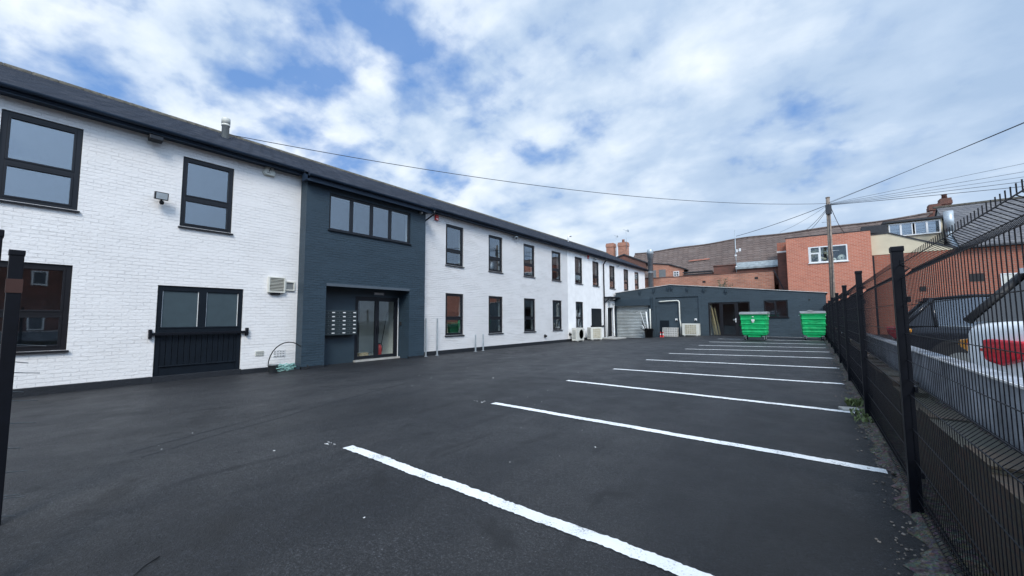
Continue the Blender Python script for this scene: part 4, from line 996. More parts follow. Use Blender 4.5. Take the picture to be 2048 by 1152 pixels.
# ------------------------------------------------------------------ cars beyond the fence
def car(loc, rz, paint, label, H=.0, dark=False):
    t = empty('parked_car', loc, rz, label, 'car', 'cars parked beyond the fence')
    ST = [(0.0, .42, .86, .74), (.05, .32, .95, .84), (.35, .26, 1.0, .89), (1.0, .24, .99, .90), (2.2, .24, .97, .90), (3.1, .24, .95, .89), (3.7, .26, .88, .86), (4.1, .30, .76, .78), (4.25, .40, .66, .66)]
    mb = MB(); rings = []
    for x, zb, zt, hw in ST:
        zt += H; zb += H*.5
        zs = [zb, zb+.02, (zb+zt)*.5, zt-.10, zt]; ks = [.86, .96, 1.0, .985, .90]
        ring = [(x, -hw*k, z) for z, k in zip(zs, ks)] + [(x, hw*k, z) for z, k in zip(zs[::-1], ks[::-1])]
        rings.append([mb.bm.verts.new(p) for p in ring])
    m = len(rings[0])
    for A, B in zip(rings, rings[1:]):
        for k in range(m): mb.bm.faces.new((A[k], B[k], B[(k+1) % m], A[(k+1) % m]))
    mb.bm.faces.new(rings[0]); mb.bm.faces.new(rings[-1][::-1])
    bmesh.ops.recalc_face_normals(mb.bm, faces=mb.bm.faces)
    body = mb.build('body', paint, t, smooth=True); sd = body.modifiers.new('sub', 'SUBSURF'); sd.levels = 2; sd.render_levels = 2
    # cabin
    zb = .93+H; zr = 1.47+H
    C = [(.12, zb, .80), (.52, zr-.05, .62), (.95, zr, .64), (2.0, zr-.01, .64), (2.45, zr-.06, .62), (3.15, zb-.02, .78)]
    mb = MB()
    lo = [(.10, .82), (.52, .84), (.95, .84), (2.0, .84), (2.45, .83), (3.20, .78)]
    A = [(x, -w_, zb) for x, w_ in lo]; B = [(x, w_, zb) for x, w_ in lo]
    TA = [(x, -w_*(1 if 0 < i < 5 else .92), z) for i, (x, z, w_) in enumerate(C)]; TB = [(x, w_*(1 if 0 < i < 5 else .92), z) for i, (x, z, w_) in enumerate(C)]
    for i in range(1, 4):
        mb.face([TA[i], TA[i+1], TB[i+1], TB[i]])
    for sgn, LO, TP in ((-1, A, TA), (1, B, TB)):
        pm_ = MT['cladding'] if dark else paint
        for seg, r_ in (((LO[0], TP[1]), .04), ((LO[1], TP[1]), .03), ((LO[4], TP[4]), .03), ((LO[5], TP[4]), .035), (((LO[2][0]+.35, LO[2][1], zb), (TP[2][0]+.35, TP[2][1], zr)), .035)):
            pil = MB(); pil.tube(seg, r_, 6)
            if seg[0] == LO[0]: pil.face([LO[0], LO[1], TP[1]])
            if seg[0] == LO[5]: pil.face([LO[4], LO[5], TP[4]])
            pil.build('pillar', pm_, t)
        mb.tube([TP[1], TP[2], TP[3], TP[4]], .03, 6)
    mb.tube([TA[1], TB[1]], .035, 6); mb.box(.40, .62, -.60, .60, zr-.07, zr-.02); mb.build('roof', paint, t, merge=.001)
    def gl(name, faces):
        mb = MB()
        for f in faces: mb.face(f)
        mb.build(name, MT['glass_car'], t)
    gl('rear_window', [[A[0], B[0], TB[1], TA[1]]]); gl('windscreen', [[A[5], TA[4], TB[4], B[5]]])
    gl('side_window', [[A[1], A[2], TA[2], TA[1]], [A[2], A[3], TA[3], TA[2]], [A[3], A[4], TA[4], TA[3]]]); gl('side_window', [[B[1], B[2], TB[2], TB[1]], [B[2], B[3], TB[3], TB[2]], [B[3], B[4], TB[4], TB[3]]])
    for s_ in (-1, 1):
        mb = MB(); M = Matrix.Translation((.055, s_*.62, (.66 if dark else .80)+H)) @ Matrix.Rotation(-s_*.28, 4, 'Z')
        mb.prism([(s_*p, q) for p, q in ((-.42, .01), (-.38, .095), (.18, .11), (.21, .03), (.06, -.10), (-.14, -.14), (-.32, -.07))], 'x', -.045, .06); mb.bm.transform(M); tl = mb.build('tail_light', MT['tail'], t, bevel=.02)
        mb = MB(); mb.prism([(s_*p, q) for p, q in ((.215, .03), (.20, .095), (.30, .08), (.31, .02), (.22, -.03), (.13, -.06))], 'x', -.04, .07); mb.bm.transform(M); mb.build('indicator', MT['amber'], tl, bevel=.015)
        mb = MB(); mb.box(-.052, -.044, min(s_*-.26, s_*.12), max(s_*-.26, s_*.12), -.015, .01, M); mb.build('lamp_strip', MT['red'], tl)
        mb = MB(); mb.box(4.02, 4.16, s_*.45, s_*.70, .66+H, .76+H, None, .03); mb.build('headlight', MT['galv'], t)
        for x in (.80, 3.42):
            mb = MB(); mb.lathe([(.25, -.1), (.325, -.09), (.335, 0), (.325, .09), (.25, .1)], 24, (x, s_*.80, .335), 'y'); wv = mb.build('wheel', MT['rubber'], t)
            mb = MB(); mb.lathe([(.22, -.105), (.23, .105), (.10, .11)], 18, (x, s_*.80, .335), 'y'); mb.build('rim', MT['grey_plastic'], wv)
            mb = MB(); R0, R1 = .36, .43
            poly = [(x+R1*cos(a), .36+R1*sin(a)) for a in [pi*k/14-.15 for k in range(17)]] + [(x+R0*cos(a), .36+R0*sin(a)) for a in [pi*k/14-.15 for k in range(16, -1, -1)]]
            mb.prism(poly, 'y', s_*.80, s_*.915); mb.prism([(x+R0*cos(a), .36+R0*sin(a)) for a in [2*pi*k/20 for k in range(20)]], 'y', s_*.60, s_*.902); mb.build('wheel_arch', MT['cladding'], t)
        mb = MB(); mb.box(2.35, 2.55, s_*.92, s_*1.05, 1.0+H, 1.13+H, None, .03); mb.build('wing_mirror', paint, t)
    mb = MB(); mb.box(-.03, .2, -.78, .78, .30, .42, None, .03); mb.build('bumper', paint, t)
    mb = MB(); mb.box(-.025, .0, -.26, .26, .60+H, .71+H, None, .004); mb.build('number_plate', MT['amber' if dark else 'white_plastic'], t)
    mb = MB(); mb.tube([(.55, -.905, .93+H), (1.5, -.915, .92+H), (2.9, -.905, .90+H)], .010, 5); mb.build('trim_strip', MT['galv'], t)
    mb = MB(); mb.tube([(.03, .0, zb+.04), (.16, -.05, zb+.12), (.25, -.45, zb+.2)], .012, 6); mb.build('wiper', MT['rubber'], t)
    return t
car((1.72, 5.40, .22), radians(40), MT['car_white'], 'white car beyond the pale wall showing its red tail light', .20, True)
car((1.32, 11.3, .22), radians(-4), MT['car_black'], 'black car parked side on behind the white car beyond the fence', .08)
mb = MB(); mb.box(1.02, 1.14, -8, 28.4, -.2, .95); mb.box(1.012, 1.148, -8, 28.4, .952, .975, None, .004); mb.mi = 1; mb.box(1.004, 1.0115, -8, 28.4, .955, .972); o = mb.build('low_rendered_wall', [MT['pale_render'], MT['white_render']]); tag(o, 'low pale rendered wall between the mossy wall and the parked cars', 'wall')
mb = MB(); ya = -6.; A_ = []
while ya < 28.4:
    A_.append([mb.bm.verts.new((x, ya, z+random.uniform(-.02, .02))) for x, z in ((.925, .52), (.97, .50), (1.018, .53))]); ya += .2
for p, q in zip(A_, A_[1:]):
    for k in range(2): mb.bm.faces.new((p[k], p[k+1], q[k+1], q[k]))
tag(mb.build('soil_bank', MT['gravel'], smooth=True), kind='structure')

# ------------------------------------------------------------------ buildings behind
def brick_block(name, parts, label, cat='building'):
    t = empty(name, (0, 0, 0), label=label, cat=cat); return t
# old annexe with parapet
an = empty('brick_annexe', (0, 0, 0), label='old orange brick annexe with flat parapet right behind the workshop', cat='building')
mb = MB(); mb.box(-12.3, -2.25, 37, 37.3, -.3, 5.0); mb.box(-2.55, -2.25, 37.3, 42, -.3, 4.2); mb.prism([(37.3, 4.2), (42, 4.2), (37.3, 5.0)], 'x', -2.55, -2.25); mb.build('wall', MT['brick_old'], an)
mb = MB(); mb.box(-12.3, -2.2, 36.97, 37.34, 5.003, 5.07); mb.build('coping', MT['brick_dark'], an)
mb = MB(); mb.box(-12.3, -2.55, 37.3, 42, 4.0, 4.1); mb.build('roof', MT['felt'], an)
for x, z in ((-7.25, 4.45), (-3.42, 4.53)):
    mb = MB(); mb.box(x-.12, x+.12, 36.985, 36.997, z-.08, z+.08); mb.build('air_vent', MT['rubber'], an)
mb = MB(); mb.prism([(-2.2, 5.1), (-1.62, 3.5), (-1.68, 3.5), (-2.27, 5.1)], 'y', 36.9, 36.98); mb.build('flashing', MT['felt'], an)
mb = MB(); mb.box(-1.95, -1.36, 37.0, 37.5, -.3, 6.35); mb.build('pier', MT['brick_dark'], an)
t = empty('roof_sheet', (0, 0, 0), label='sloping grey lead roof sheet at the foot of the pantile roof', cat='roof sheet')
mb = MB(); mb.prism([(37.9, 5.48), (37.9, 5.55), (38.5, 6.05), (38.5, 5.98)], 'x', -4.95, -1.5); mb.build('sheet', MT['lead'], t); mb = MB(); mb.box(-4.95, -1.5, 37.86, 37.9, 5.42, 5.56); mb.build('edge', MT['lead'], t); mb = MB(); mb.box(-4.9, -1.5, 38.0, 38.3, 4.0, 5.47); mb.build('wall', MT['brick_dark'], t)
mb = MB(); mb.box(-9.2, -6.8, 38.0, 38.6, 5.42, 5.50); mb.box(-9.2, -6.8, 38.02, 38.3, 5.22, 5.30); o = mb.build('gutter_board', MT['felt']); tag(o, 'dark boarded gutter above the annexe parapet', 'gutter')
t = empty('brick_upstand', (0, 0, 0), label='small old brick upstand above the parapet left of the lead sheet', cat='wall')
mb = MB(); mb.box(-6.7, -5.05, 38.3, 38.8, 3.9, 5.85); mb.build('wall', MT['brick_dark'], t); mb = MB(); mb.box(-6.75, -5.0, 38.25, 38.85, 5.853, 5.91); mb.build('coping', MT['brick_dark'], t)
# big pantile roof
hall = empty('old_hall', (0, 0, 0), label='long old hall with a big brown pantile roof', cat='building')
R0, R1 = Vector((-15.9, 44.8, 8.72)), Vector((7.2, 40.26, 8.72)); dv = (R1-R0).normalized(); nv = Vector((dv.y, -dv.x, 0))
E0, E1 = R0+nv*3.05+Vector((0, 0, -3.2)), R0.lerp(R1, .86)+nv*3.05+Vector((0, 0, -3.2)); B0, B1 = R0-nv*3.05+Vector((0, 0, -3.2)), R1-nv*3.05+Vector((0, 0, -3.2))
mb = MB(); nx = 46
def sag(t): return Vector((0, 0, -.10*sin(pi*t*3)*.5-.05*sin(t*23)))
top_ = []; bot_ = []; bak_ = []
for i in range(nx+1):
    tt = i/nx; top_.append(mb.bm.verts.new(R0.lerp(R1, tt)+sag(tt))); bot_.append(mb.bm.verts.new(E0.lerp(E1, tt))); bak_.append(mb.bm.verts.new(B0.lerp(B1, tt)))
for i in range(nx):
    mb.bm.faces.new((bot_[i], bot_[i+1], top_[i+1], top_[i])); mb.bm.faces.new((top_[i], top_[i+1], bak_[i+1], bak_[i]))
rf = mb.build('roof', MT['pantile'], hall)
mb = MB(); tt = 0
pts = [R0.lerp(R1, i/nx)+sag(i/nx)+Vector((0, 0, .0)) for i in range(nx+1)]
mb.tube(pts, .09, 8); mb.build('ridge_tiles', MT['pantile'], rf)
mb = MB(); q = R0.lerp(R1, .335)+nv*1.75+Vector((0, 0, -1.75)); up_ = (nv+Vector((0, 0, -1))).normalized(); nn = (nv+Vector((0, 0, 1))).normalized()*.03
for k in range(6):
    a = q+dv*(k*.33-1)+nn; mb.face([a+up_*.12, a+dv*.33+up_*(.12), a+dv*.33-up_*(.05+.07*(k % 3 == 1)), a-up_*(.05+.04*(k % 2))])
mb.build('patch', MT['brick_right'], rf)
mb = MB(); mb.face([E0+nv*-.2, E1+nv*-.2, Vector((E1.x, E1.y, 0))-nv*.2, Vector((E0.x, E0.y, 0))-nv*.2])
for P_, Q_, S_ in ((E0, R0, B0), (E1, R1, B1)): mb.face([(P_.x, P_.y, 0), P_, Q_, S_, (S_.x, S_.y, 0)])
mb.build('wall', MT['brick_dark'], hall)
mb = MB(); mb.box(-2.02, -1.42, 38.5, 39.4, 6.72, 7.4); mb.build('dormer_stub', MT['brick_right'], hall); mb = MB(); mb.box(-2.05, -1.4, 38.4, 39.3, 6.58, 6.70); mb.build('ledge', MT['flashing'], hall)
# gable house and low extension left of the hall
t = empty('gable_house', (0, 0, 0), label='old brick gable house end peeping over the white building roof', cat='building')
mb = MB(); mb.prism([(-18.6, 0), (-18.6, 7.6), (-16.1, 8.25), (-13.85, 7.25), (-13.85, 0)], 'y', 42, 42.3); mb.build('wall', MT['brick_dark'], t)
mb = MB(); mb.prism([(-16.1, 8.25), (-13.7, 7.18), (-13.7, 7.30), (-16.1, 8.38), (-18.8, 7.68), (-18.8, 7.55)], 'y', 41.9, 45); mb.build('roof', MT['felt'], t)
t = empty('brick_outbuilding', (0, 0, 0), label='small brick outbuilding with two grey blocked openings beside the flue', cat='building')
mb = MB(); mb.prism([(-12.6, 0), (-12.6, 6.68), (-10.6, 6.40), (-10.6, 0)], 'y', 39, 39.3); mb.prism([(-10.6, 0), (-10.6, 6.38), (-9.4, 5.95), (-9.4, 0)], 'y', 39.05, 39.35); mb.build('wall', MT['brick_old'], t)
mb = MB(); mb.prism([(-12.65, 6.69), (-10.6, 6.41), (-9.3, 5.94), (-9.3, 6.02), (-10.6, 6.49), (-12.65, 6.77)], 'y', 38.93, 41); mb.build('roof', MT['felt'], t)
for x0, x1 in ((-12.3, -11.85), (-11.56, -10.95)):
    mb = MB(); mb.box(x0, x1, 38.975, 38.997, 5.0, 6.0); mb.build('blocked_opening', MT['grey_plastic'], t)
mb = MB(); frame_y(mb, -10.25, -9.75, 5.25, 5.75, .06, 39.0, 39.047); mb.box(-10.03, -9.97, 39.0, 39.047, 5.31, 5.69); mb.box(-10.19, -9.81, 39.0, 39.046, 5.47, 5.53); wn = mb.build('window', MT['white_plastic'], t); mb = MB(); mb.box(-10.19, -9.81, 39.03, 39.045, 5.31, 5.69); mb.build('pane', MT['room'], wn)
# chimneys and aerials
def chimney(x0, x1, y0, y1, z0, z1, label, pot=True, mat='brick_old'):
    t = empty('chimney', ((x0+x1)/2, (y0+y1)/2, z0), label=label, cat='chimney', group='brick chimneys on the skyline')
    hx, hy, h = (x1-x0)/2, (y1-y0)/2, z1-z0
    mb = MB(); mb.box(-hx, hx, -hy, hy, 0, h-.45); mb.box(-hx-.05, hx+.05, -hy-.05, hy+.05, h-.45, h-.18); mb.box(-hx-.02, hx+.02, -hy-.02, hy+.02, h-.18, h); mb.build('stack', MT[mat], t)
    if pot:
        mb = MB(); mb.lathe([(.17, h), (.14, h+.30), (.17, h+.32), (.17, h+.36)], 12); mb.build('pot', MT[mat], t)
    return t
chimney(-19.05, -18.2, 44, 44.8, 5, 10.15, 'plain left brick chimney behind the white roof', False)
chimney(-17.6, -16.6, 44, 44.8, 5, 10.1, 'corbelled brick chimney with pot and tall aerial', True)
chimney(7.4, 8.0, 42.2, 42.9, 7.5, 9.75, 'brick chimney with moulded top by the strip window', False, 'brick_dark')
chimney(8.05, 8.6, 42.5, 43.2, 7.5, 10.15, 'taller brick chimney beside the grey slate roof', True, 'brick_dark')
def aerial(x, y, z0, z1, label, s=1.):
    t = empty('aerial', (x, y, z0), label=label, cat='aerial', group='television aerials')
    mb = MB(); mb.tube([(0, 0, 0), (0, 0, z1-z0)], .022, 6); mb.build('mast', MT['galv'], t)
    mb = MB(); h = z1-z0-.05; mb.tube([(-.45*s, .0, h+.22*s), (.45*s, .0, h-.1*s)], .016, 5)
    for k in range(6): mb.tube([(-.4*s+k*.15*s, -.18*s, h+.2*s-k*.055*s), (-.4*s+k*.15*s, .18*s, h+.2*s-k*.055*s)], .01, 4)
    mb.box(.25*s, .35*s, -.2*s, .2*s, h-.22*s, h+.1*s); mb.build('antenna', MT['galv'], t)
aerial(-17.75, 43.9, 8.6, 10.9, 'shorter television aerial between the two chimneys', .55); aerial(-16.55, 43.9, 9.2, 11.4, 'taller television aerial on the corbelled chimney', .75)
t = empty('radio_mast', (-4.9, 37.95, 4.6), label='thin mast with white units in front of the pantile roof', cat='mast')
mb = MB(); mb.tube([(0, 0, 0), (0, 0, 4.15)], .03, 6); mb.build('mast', MT['galv'], t)
mb = MB(); mb.box(.04, .16, -.08, .02, 2.25, 2.5, Matrix.Rotation(.0, 4, 'Y'), .02); mb.box(.24, .40, -.08, .02, 2.3, 2.55, None, .02); mb.tube([(0, 0, 2.4), (.4, 0, 2.42)], .015, 6); mb.box(-.08, .08, -.06, .02, 1.92, 2.06, None, .02); mb.box(-.06, .06, -.05, .02, 1.0, 1.1); mb.build('dish_units', MT['white_plastic'], t)
# galvanised flues
t = empty('steel_flue', (-11.6, 36.6, 3.5), label='tall galvanised steel flue with cone cap at the white building end', cat='flue')
mb = MB(); mb.lathe([(.22, 0), (.22, 3.25), (.225, 3.25)], 18); mb.lathe([(.235, 2.0), (.235, 2.06)], 18); mb.build('pipe', MT['galv'], t); mb = MB(); mb.lathe([(.25, 3.25), (.28, 3.7), (.33, 3.72), (.22, 4.12), (.20, 4.14)], 18); mb.build('cap', MT['galv'], t)
t = empty('steel_flue', (7.6, 37.6, 4.6), label='short wide galvanised flue with elbow beside the strip window', cat='flue')
mb = MB(); mb.lathe([(.24, 2.4), (.24, 3.72), (.2, 3.72)], 18, (-.1, .4, 0)); mb.build('pipe', MT['galv'], t); mb = MB(); mb.tube([(-.1, .4, 2.42), (-.1, .36, 1.9), (.0, -.1, 1.4), (.1, -.6, 1.0)], .2, 14); mb.build('elbow', MT['galv'], t)
# bright red brick building
rb = empty('red_brick_building', (0, 0, 0), label='bright red brick building with one white framed window behind the pole', cat='building')
mb = MB(); wall_mb(mb, 'y', 36, -1.33, 3.42, -.3, 7.26, [(-.01, 2.18, 5.3, 6.47)], .12)
mb.face([(3.42, 36, -.3), (3.42, 41, -.3), (3.42, 41, 7.26), (3.42, 36, 7.26)]); mb.face([(-1.33, 36, -.3), (-1.33, 36, 7.26), (-1.33, 41, 7.26), (-1.33, 41, -.3)]); mb.face([(-1.33, 41, -.3), (-1.33, 41, 7.26), (3.42, 41, 7.26), (3.42, 41, -.3)])
mb.build('wall', MT['brick_red'], rb)
mb = MB(); mb.box(-1.36, 3.45, 35.97, 41.03, 7.262, 7.31); mb.build('coping', MT['felt'], rb)
mb = MB(); frame_y(mb, -.01, 2.18, 5.3, 6.47, .08, 36.0, 36.08); mb.box(.60, .70, 36.0, 36.08, 5.38, 6.39); mb.box(.07, .60, 36.0, 36.08, 5.93, 6.03); mb.box(.07, .13, 35.99, 36.07, 6.03, 6.39); mb.box(.07, .13, 35.99, 36.07, 5.38, 5.93); mb.box(.54, .6, 35.99, 36.07, 5.38, 5.93)
wn = mb.build('window', MT['white_plastic'], rb, bevel=.006); mb = MB(); mb.box(.07, 2.1, 36.045, 36.05, 5.38, 6.39); mb.build('pane', MT['glass_door'], wn); mb = MB(); mb.box(-.05, 2.22, 35.93, 36.0, 5.25, 5.3); mb.build('sill', MT['white_plastic'], wn)
mb = MB(); mb.face([(-.3, 37.0, 5), (2.5, 37.0, 5), (2.5, 37.0, 6.8), (-.3, 37, 6.8)]); mb.face([(2.5, 36.12, 5), (2.5, 37, 5), (2.5, 37, 6.8), (2.5, 36.12, 6.8)]); mb.face([(-.3, 36.12, 5.3), (2.5, 36.12, 5.3), (2.5, 37, 5.3), (-.3, 37, 5.3)]); mb.build('lining', MT['room'], wn)
mb = MB(); rr = random.Random(5)
for k in range(34):
    x, z = rr.uniform(.15, 1.15), rr.uniform(5.4, 6.3); s = rr.uniform(.08, .16); M = Matrix.Translation((x, 36.35+rr.uniform(-.1, .1), z)) @ Matrix.Rotation(rr.uniform(0, 3), 4, 'Y') @ Matrix.Rotation(rr.uniform(0, 3), 4, 'Z')
    mb.box(-s, s, -s*.5, s*.5, -s*.8, s*.8, M, .03)
o = mb.build('packing_paper', MT['paper']); tag(o, 'heap of beige crumpled packing behind the red brick building window', 'packing')
for x, r_, lab in ((1.42, .14, 'smaller white roll standing in the window of the red brick building'), (1.85, .24, 'larger white roll standing in the window of the red brick building')):
    t = empty('roll', (x, 36.3, 5.31+r_), label=lab, cat='roll', group='rolls in the window')
    mb = MB(); mb.lathe([(r_*.25, -.1), (r_, -.1), (r_, .1), (r_*.25, .1)], 20, (0, 0, 0), 'y'); mb.build('winding', MT['cream_plastic'], t); mb = MB(); mb.lathe([(r_*.24, -.103), (r_*.24, .103)], 14, (0, 0, 0), 'y'); mb.build('core', MT['rubber'], t)
# cream rendered part, strip window, right hand brick range
cr = empty('cream_extension', (0, 0, 0), label='cream rendered wall with sloping top beside the red brick building', cat='building')
mb = MB(); mb.prism([(3.44, 5.6), (3.44, 6.98), (4.35, 7.0), (6.5, 6.02), (7.4, 5.66), (7.4, 5.6)], 'y', 36.5, 36.8); mb.build('wall', MT['cream_render'], cr)
mb = MB(); mb.prism([(3.44, 6.99), (4.35, 7.01), (6.5, 6.03), (7.5, 5.62), (7.5, 5.70), (6.5, 6.12), (4.35, 7.09), (3.44, 7.07)], 'y', 36.45, 36.85); mb.build('coping', MT['felt'], cr)
dm = empty('roof_dormer', (0, 0, 0), label='flat roofed dormer with a long white strip window', cat='dormer')
mb = MB(); mb.box(4.6, 7.4, 39.12, 40.9, 6.3, 8.1); mb.build('wall', MT['cream_render'], dm); mb = MB(); mb.box(4.4, 7.6, 38.85, 41, 8.1, 8.24); mb.build('roof', MT['felt'], dm)
mb = MB(); frame_y(mb, 4.7, 7.3, 7.1, 8.02, .07, 39.0, 39.1)
for x in (5.33, 5.98, 6.64): mb.box(x-.05, x+.05, 39.0, 39.1, 7.17, 7.95)
mb.box(5.98-.1, 5.98+.1, 39.0, 39.1, 7.17, 7.95)
wn = mb.build('strip_window', MT['white_plastic'], dm); mb = MB(); mb.box(4.77, 7.23, 39.05, 39.06, 7.17, 7.95); mb.build('pane', MT['glass'], wn); mb = MB(); mb.box(4.72, 7.28, 39.102, 39.115, 7.12, 8.0); mb.build('backing', MT['room'], wn)
mb = MB(); mb.prism([(3.2, 8.0), (4.6, 8.0), (4.6, 7.4), (3.2, 7.5)], 'y', 38.6, 39.4); o = mb.build('felt_slope', MT['felt'], dm)
rg = empty('brick_range', (0, 0, 0), label='orange red brick range with grey slate roof seen through the fence', cat='building')
mb = MB(); mb.box(3.44, 22, 36.52, 36.9, -.3, 5.58); mb.build('wall', MT['brick_right'], rg)
mb = MB(); mb.box(3.44, 3.56, 36.44, 36.52, -.3, 5.55); mb.build('downpipe', MT['brown_frame'], rg)
mb = MB(); mb.prism([(36.3, 5.66), (36.3, 5.74), (41.2, 9.25), (46, 5.74), (46, 5.66), (41.2, 9.17)], 'x', 7.55, 22); rf = mb.build('roof', MT['grey_slate'], rg)
mb = MB(); mb.box(7.5, 22, 36.2, 36.3, 5.60, 5.70); mb.build('gutter', MT['felt'], rf); mb = MB(); mb.box(7.4, 22, 41.1, 41.3, 9.22, 9.34); mb.build('ridge_tiles', MT['ridge'], rf); mb = MB(); mb.prism([(36.6, 5.58), (45.7, 5.58), (41.2, 9.1)], 'x', 7.62, 7.7); mb.build('gable', MT['lead'], rf)
for (x0, x1, z0, z1) in ((7.86, 8.45, 3.55, 4.02), (5.65, 5.95, 3.05, 3.35)):
    mb = MB(); mb.box(x0, x1, 36.49, 36.517, z0, z1); mb.build('air_vent', MT['rubber'], rg)
mb = MB(); frame_y(mb, 9.1, 9.75, 2.4, 3.95, .06, 36.46, 36.517); wn = mb.build('window', MT['white_plastic'], rg); mb = MB(); mb.box(9.16, 9.69, 36.48, 36.5, 3.15, 3.89); mb.build('blind', MT['cream_plastic'], wn); mb = MB(); mb.box(9.16, 9.69, 36.48, 36.5, 2.46, 2.62); mb.build('lower_panel', MT['cream_plastic'], wn); mb = MB(); mb.box(9.16, 9.69, 36.48, 36.5, 2.62, 3.15); mb.build('pane', MT['room'], wn)
# house across the yard to the right: seen only as a reflection in the lower windows
hs = empty('brick_house', (0, 0, 0), label='red brick house across the neighbouring yard facing the white building', cat='house')
mb = MB(); wall_mb(mb, 'x', 9.3, -9, 19, -.3, 5.4, [], .1); 
for y in (-9, 19): mb.face([(9.3, y, -.3), (9.3, y, 5.4), (12.5, y, 8.0), (15.7, y, 5.4), (15.7, y, -.3)])
mb.build('wall', MT['brick_dark'], hs); mb = MB(); mb.prism([(9.0, 5.3), (12.5, 8.1), (16, 5.3), (16, 5.2), (12.5, 7.98), (9.0, 5.2)], 'y', -9.3, 19.3); mb.build('roof', MT['slate'], hs)
for y in (-4.0, 1.6, 5.5, 10.5, 15):
    for z in (.9, 3.3):
        mb = MB(); mb.box(9.24, 9.299, y, y+.07, z, z+.75); mb.box(9.24, 9.299, y+.55, y+.62, z, z+.75); mb.box(9.24, 9.299, y+.07, y+.55, z, z+.07); mb.box(9.24, 9.299, y+.07, y+.55, z+.68, z+.75); wn = mb.build('window', MT['white_plastic'], hs); mb = MB(); mb.box(9.27, 9.298, y+.07, y+.55, z+.07, z+.68); mb.build('pane', MT['room'], wn)
tr = empty('terrace_house', (0, 0, 0), label='unseen brick terrace behind the camera, added to darken window reflections', cat='house')  # out of view, added so the workshop glass reflects something darker than sky
mb = MB(); wall_mb(mb, 'y', -22, -34, 26, -.3, 6.2, [], .1); mb.face([(-34, -22, -.3), (-34, -22, 6.2), (-34, -26, 9.2), (-34, -30, 6.2), (-34, -30, -.3)]); mb.face([(26, -22, -.3), (26, -22, 6.2), (26, -26, 9.2), (26, -30, 6.2), (26, -30, -.3)]); mb.build('wall', MT['brick_dark'], tr)
mb = MB(); mb.prism([(-21.7, 6.1), (-26, 9.4), (-30.3, 6.1), (-30.3, 6.0), (-26, 9.28), (-21.7, 6.0)], 'x', -34.3, 26.3); mb.build('roof', MT['slate'], tr)
for k in range(12):
    for z in (1.0, 3.9):
        x = -31+k*5; mb = MB(); frame_y(mb, x, x+1.2, z, z+1.4, .1, -22.001, -21.93); wn = mb.build('window', MT['white_plastic'], tr); mb = MB(); mb.box(x+.1, x+1.1, -21.998, -21.96, z+.1, z+1.3); mb.build('pane', MT['room'], wn)
# weed shrub on the parapet
t = empty('wall_shrub', (-5.35, 33.35, 3.0), 0, 'scruffy shrub growing in front of the old brick parapet', 'shrub')
rr = random.Random(9); mb = MB(); st = MB()
for k in range(14):
    a = rr.uniform(0, 6.28); tip = Vector((cos(a)*rr.uniform(.1, .75), sin(a)*.3, rr.uniform(.35, 1.35))); st.tube([(0, 0, 0), tip*.5+Vector((0, 0, .1)), tip], .012, 5, .004)
    for j in range(34):
        p = tip*rr.uniform(.45, 1.05)+Vector((rr.gauss(0, .08), rr.gauss(0, .08), rr.gauss(0, .07))); d = Vector((rr.gauss(0, 1), rr.gauss(0, 1), rr.gauss(0, .6))).normalized()*.07; e = d.orthogonal().normalized()*.022; mb.face([p-d, p+e, p+d, p-e])
mb.build('foliage', MT['leaf_dark'], t); st.build('stems', MT['pole'], t)

# ------------------------------------------------------------------ telegraph pole and cables
PX, PYY, PZ = 1.06, 31.0, 8.72
t = empty('telegraph_pole', (PX, PYY, 0), label='weathered wooden telegraph pole rising behind the dark teal workshop', cat='pole')
mb = MB(); mb.tube([(-.04, 0, -.2), (.0, 0, 4), (.05, 0, PZ)], .155, 12, .10); mb.build('shaft', MT['pole'], t)
mb = MB(); mb.box(-.10, .20, -.17, -.08, PZ-1.05, PZ-.45, None, .03); mb.lathe([(.125, PZ-.55), (.125, PZ-.42)], 12, (.05, 0, 0)); mb.build('junction_box', MT['cable'], t)
mb = MB(); mb.lathe([(.11, PZ-.02), (.115, PZ+.04), (.06, PZ+.06)], 12, (.05, 0, 0)); mb.build('cap', MT['pole'], t)
for z in (PZ-1.5, PZ-3.3):
    mb = MB(); mb.tube([(-.32, -.05, z), (.42, -.05, z)], .014, 6); mb.build('step_iron', MT['galv'], t)
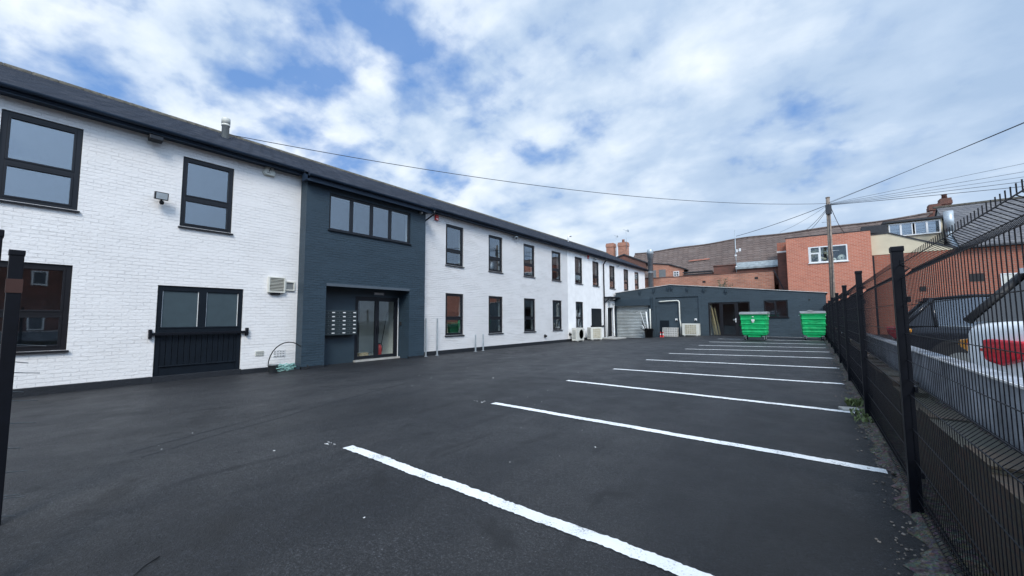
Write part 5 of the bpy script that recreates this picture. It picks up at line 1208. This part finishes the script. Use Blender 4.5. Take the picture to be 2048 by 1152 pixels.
mb = MB(); mb.tube([(.06, -.11, PZ-1.0), (.03, -.125, 5.5), (.07, -.13, 5.0), (.0, -.14, 3), (-.03, -.155, .1)], .02, 6); mb.build('riser_cable', MT['cable'], t)
def cable(a, b, sag_, r, label):
    mb = MB(); a, b = Vector(a), Vector(b); n = 24
    mb.tube([a.lerp(b, i/n)-Vector((0, 0, sag_*4*(i/n)*(1-i/n))) for i in range(n+1)], r, 5)
    o = mb.build('overhead_cable', MT['cable'], smooth=True); tag(o, label, 'cable', 'overhead cables from the telegraph pole')
TOP = (PX+.05, PYY, PZ-.35)
cable(TOP, (-15.0, 4.4, 7.42), .75, .012, 'overhead cable from the pole across to the left roof flue')
cable(TOP, (11.0, 6.0, 6.72), .10, .011, 'steepest overhead cable rising from the pole to the upper right')
cable((PX+.05, PYY, PZ-.30), (11.0, 6.1, 6.70), .13, .008, 'thin cable running just beside the steepest one at upper right')
for i, (z, sg, r, lab) in enumerate(((9.05, .10, .009, 'upper cable of the fan leaving the pole to the right'), (8.70, .22, .010, 'second cable down in the fan leaving the pole to the right'), (8.52, .30, .009, 'third cable down in the fan leaving the pole to the right'),
                                     (8.34, .36, .013, 'thick cable in the fan leaving the pole to the right'), (8.12, .40, .015, 'lowest thick cable in the fan leaving the pole to the right'))):
    cable((PX+.05, PYY, PZ-.38-.02*i), (1.1+5*(10.5+.1*i), 31+5*(.5+.3*i), 8.3+5*(z-7.9)), sg*1.5, r, lab)
cable((PX-.05, PYY, PZ-.45), (-4.8, 37.8, 8.2), .1, .018, 'cable dropping left from the pole to the thin mast')
cable((PX-.05, PYY, PZ-.5), (-1.9, 40.5, 8.6), .12, .009, 'faint thin cable dropping left from the pole to the pantile ridge')
cable((PX-.05, PYY, PZ-.7), (-.2, 41.0, 8.55), .1, .014, 'left of two close cables dropping from the pole box to the ridge')
cable((PX-.02, PYY, PZ-.72), (.1, 41.0, 8.5), .1, .014, 'right of two close cables dropping from the pole box to the ridge')
cable((PX+.15, PYY, PZ-.5), (2.3, 37.2, 7.3), .35, .018, 'slack cable dropping from the pole to the red brick building roof')
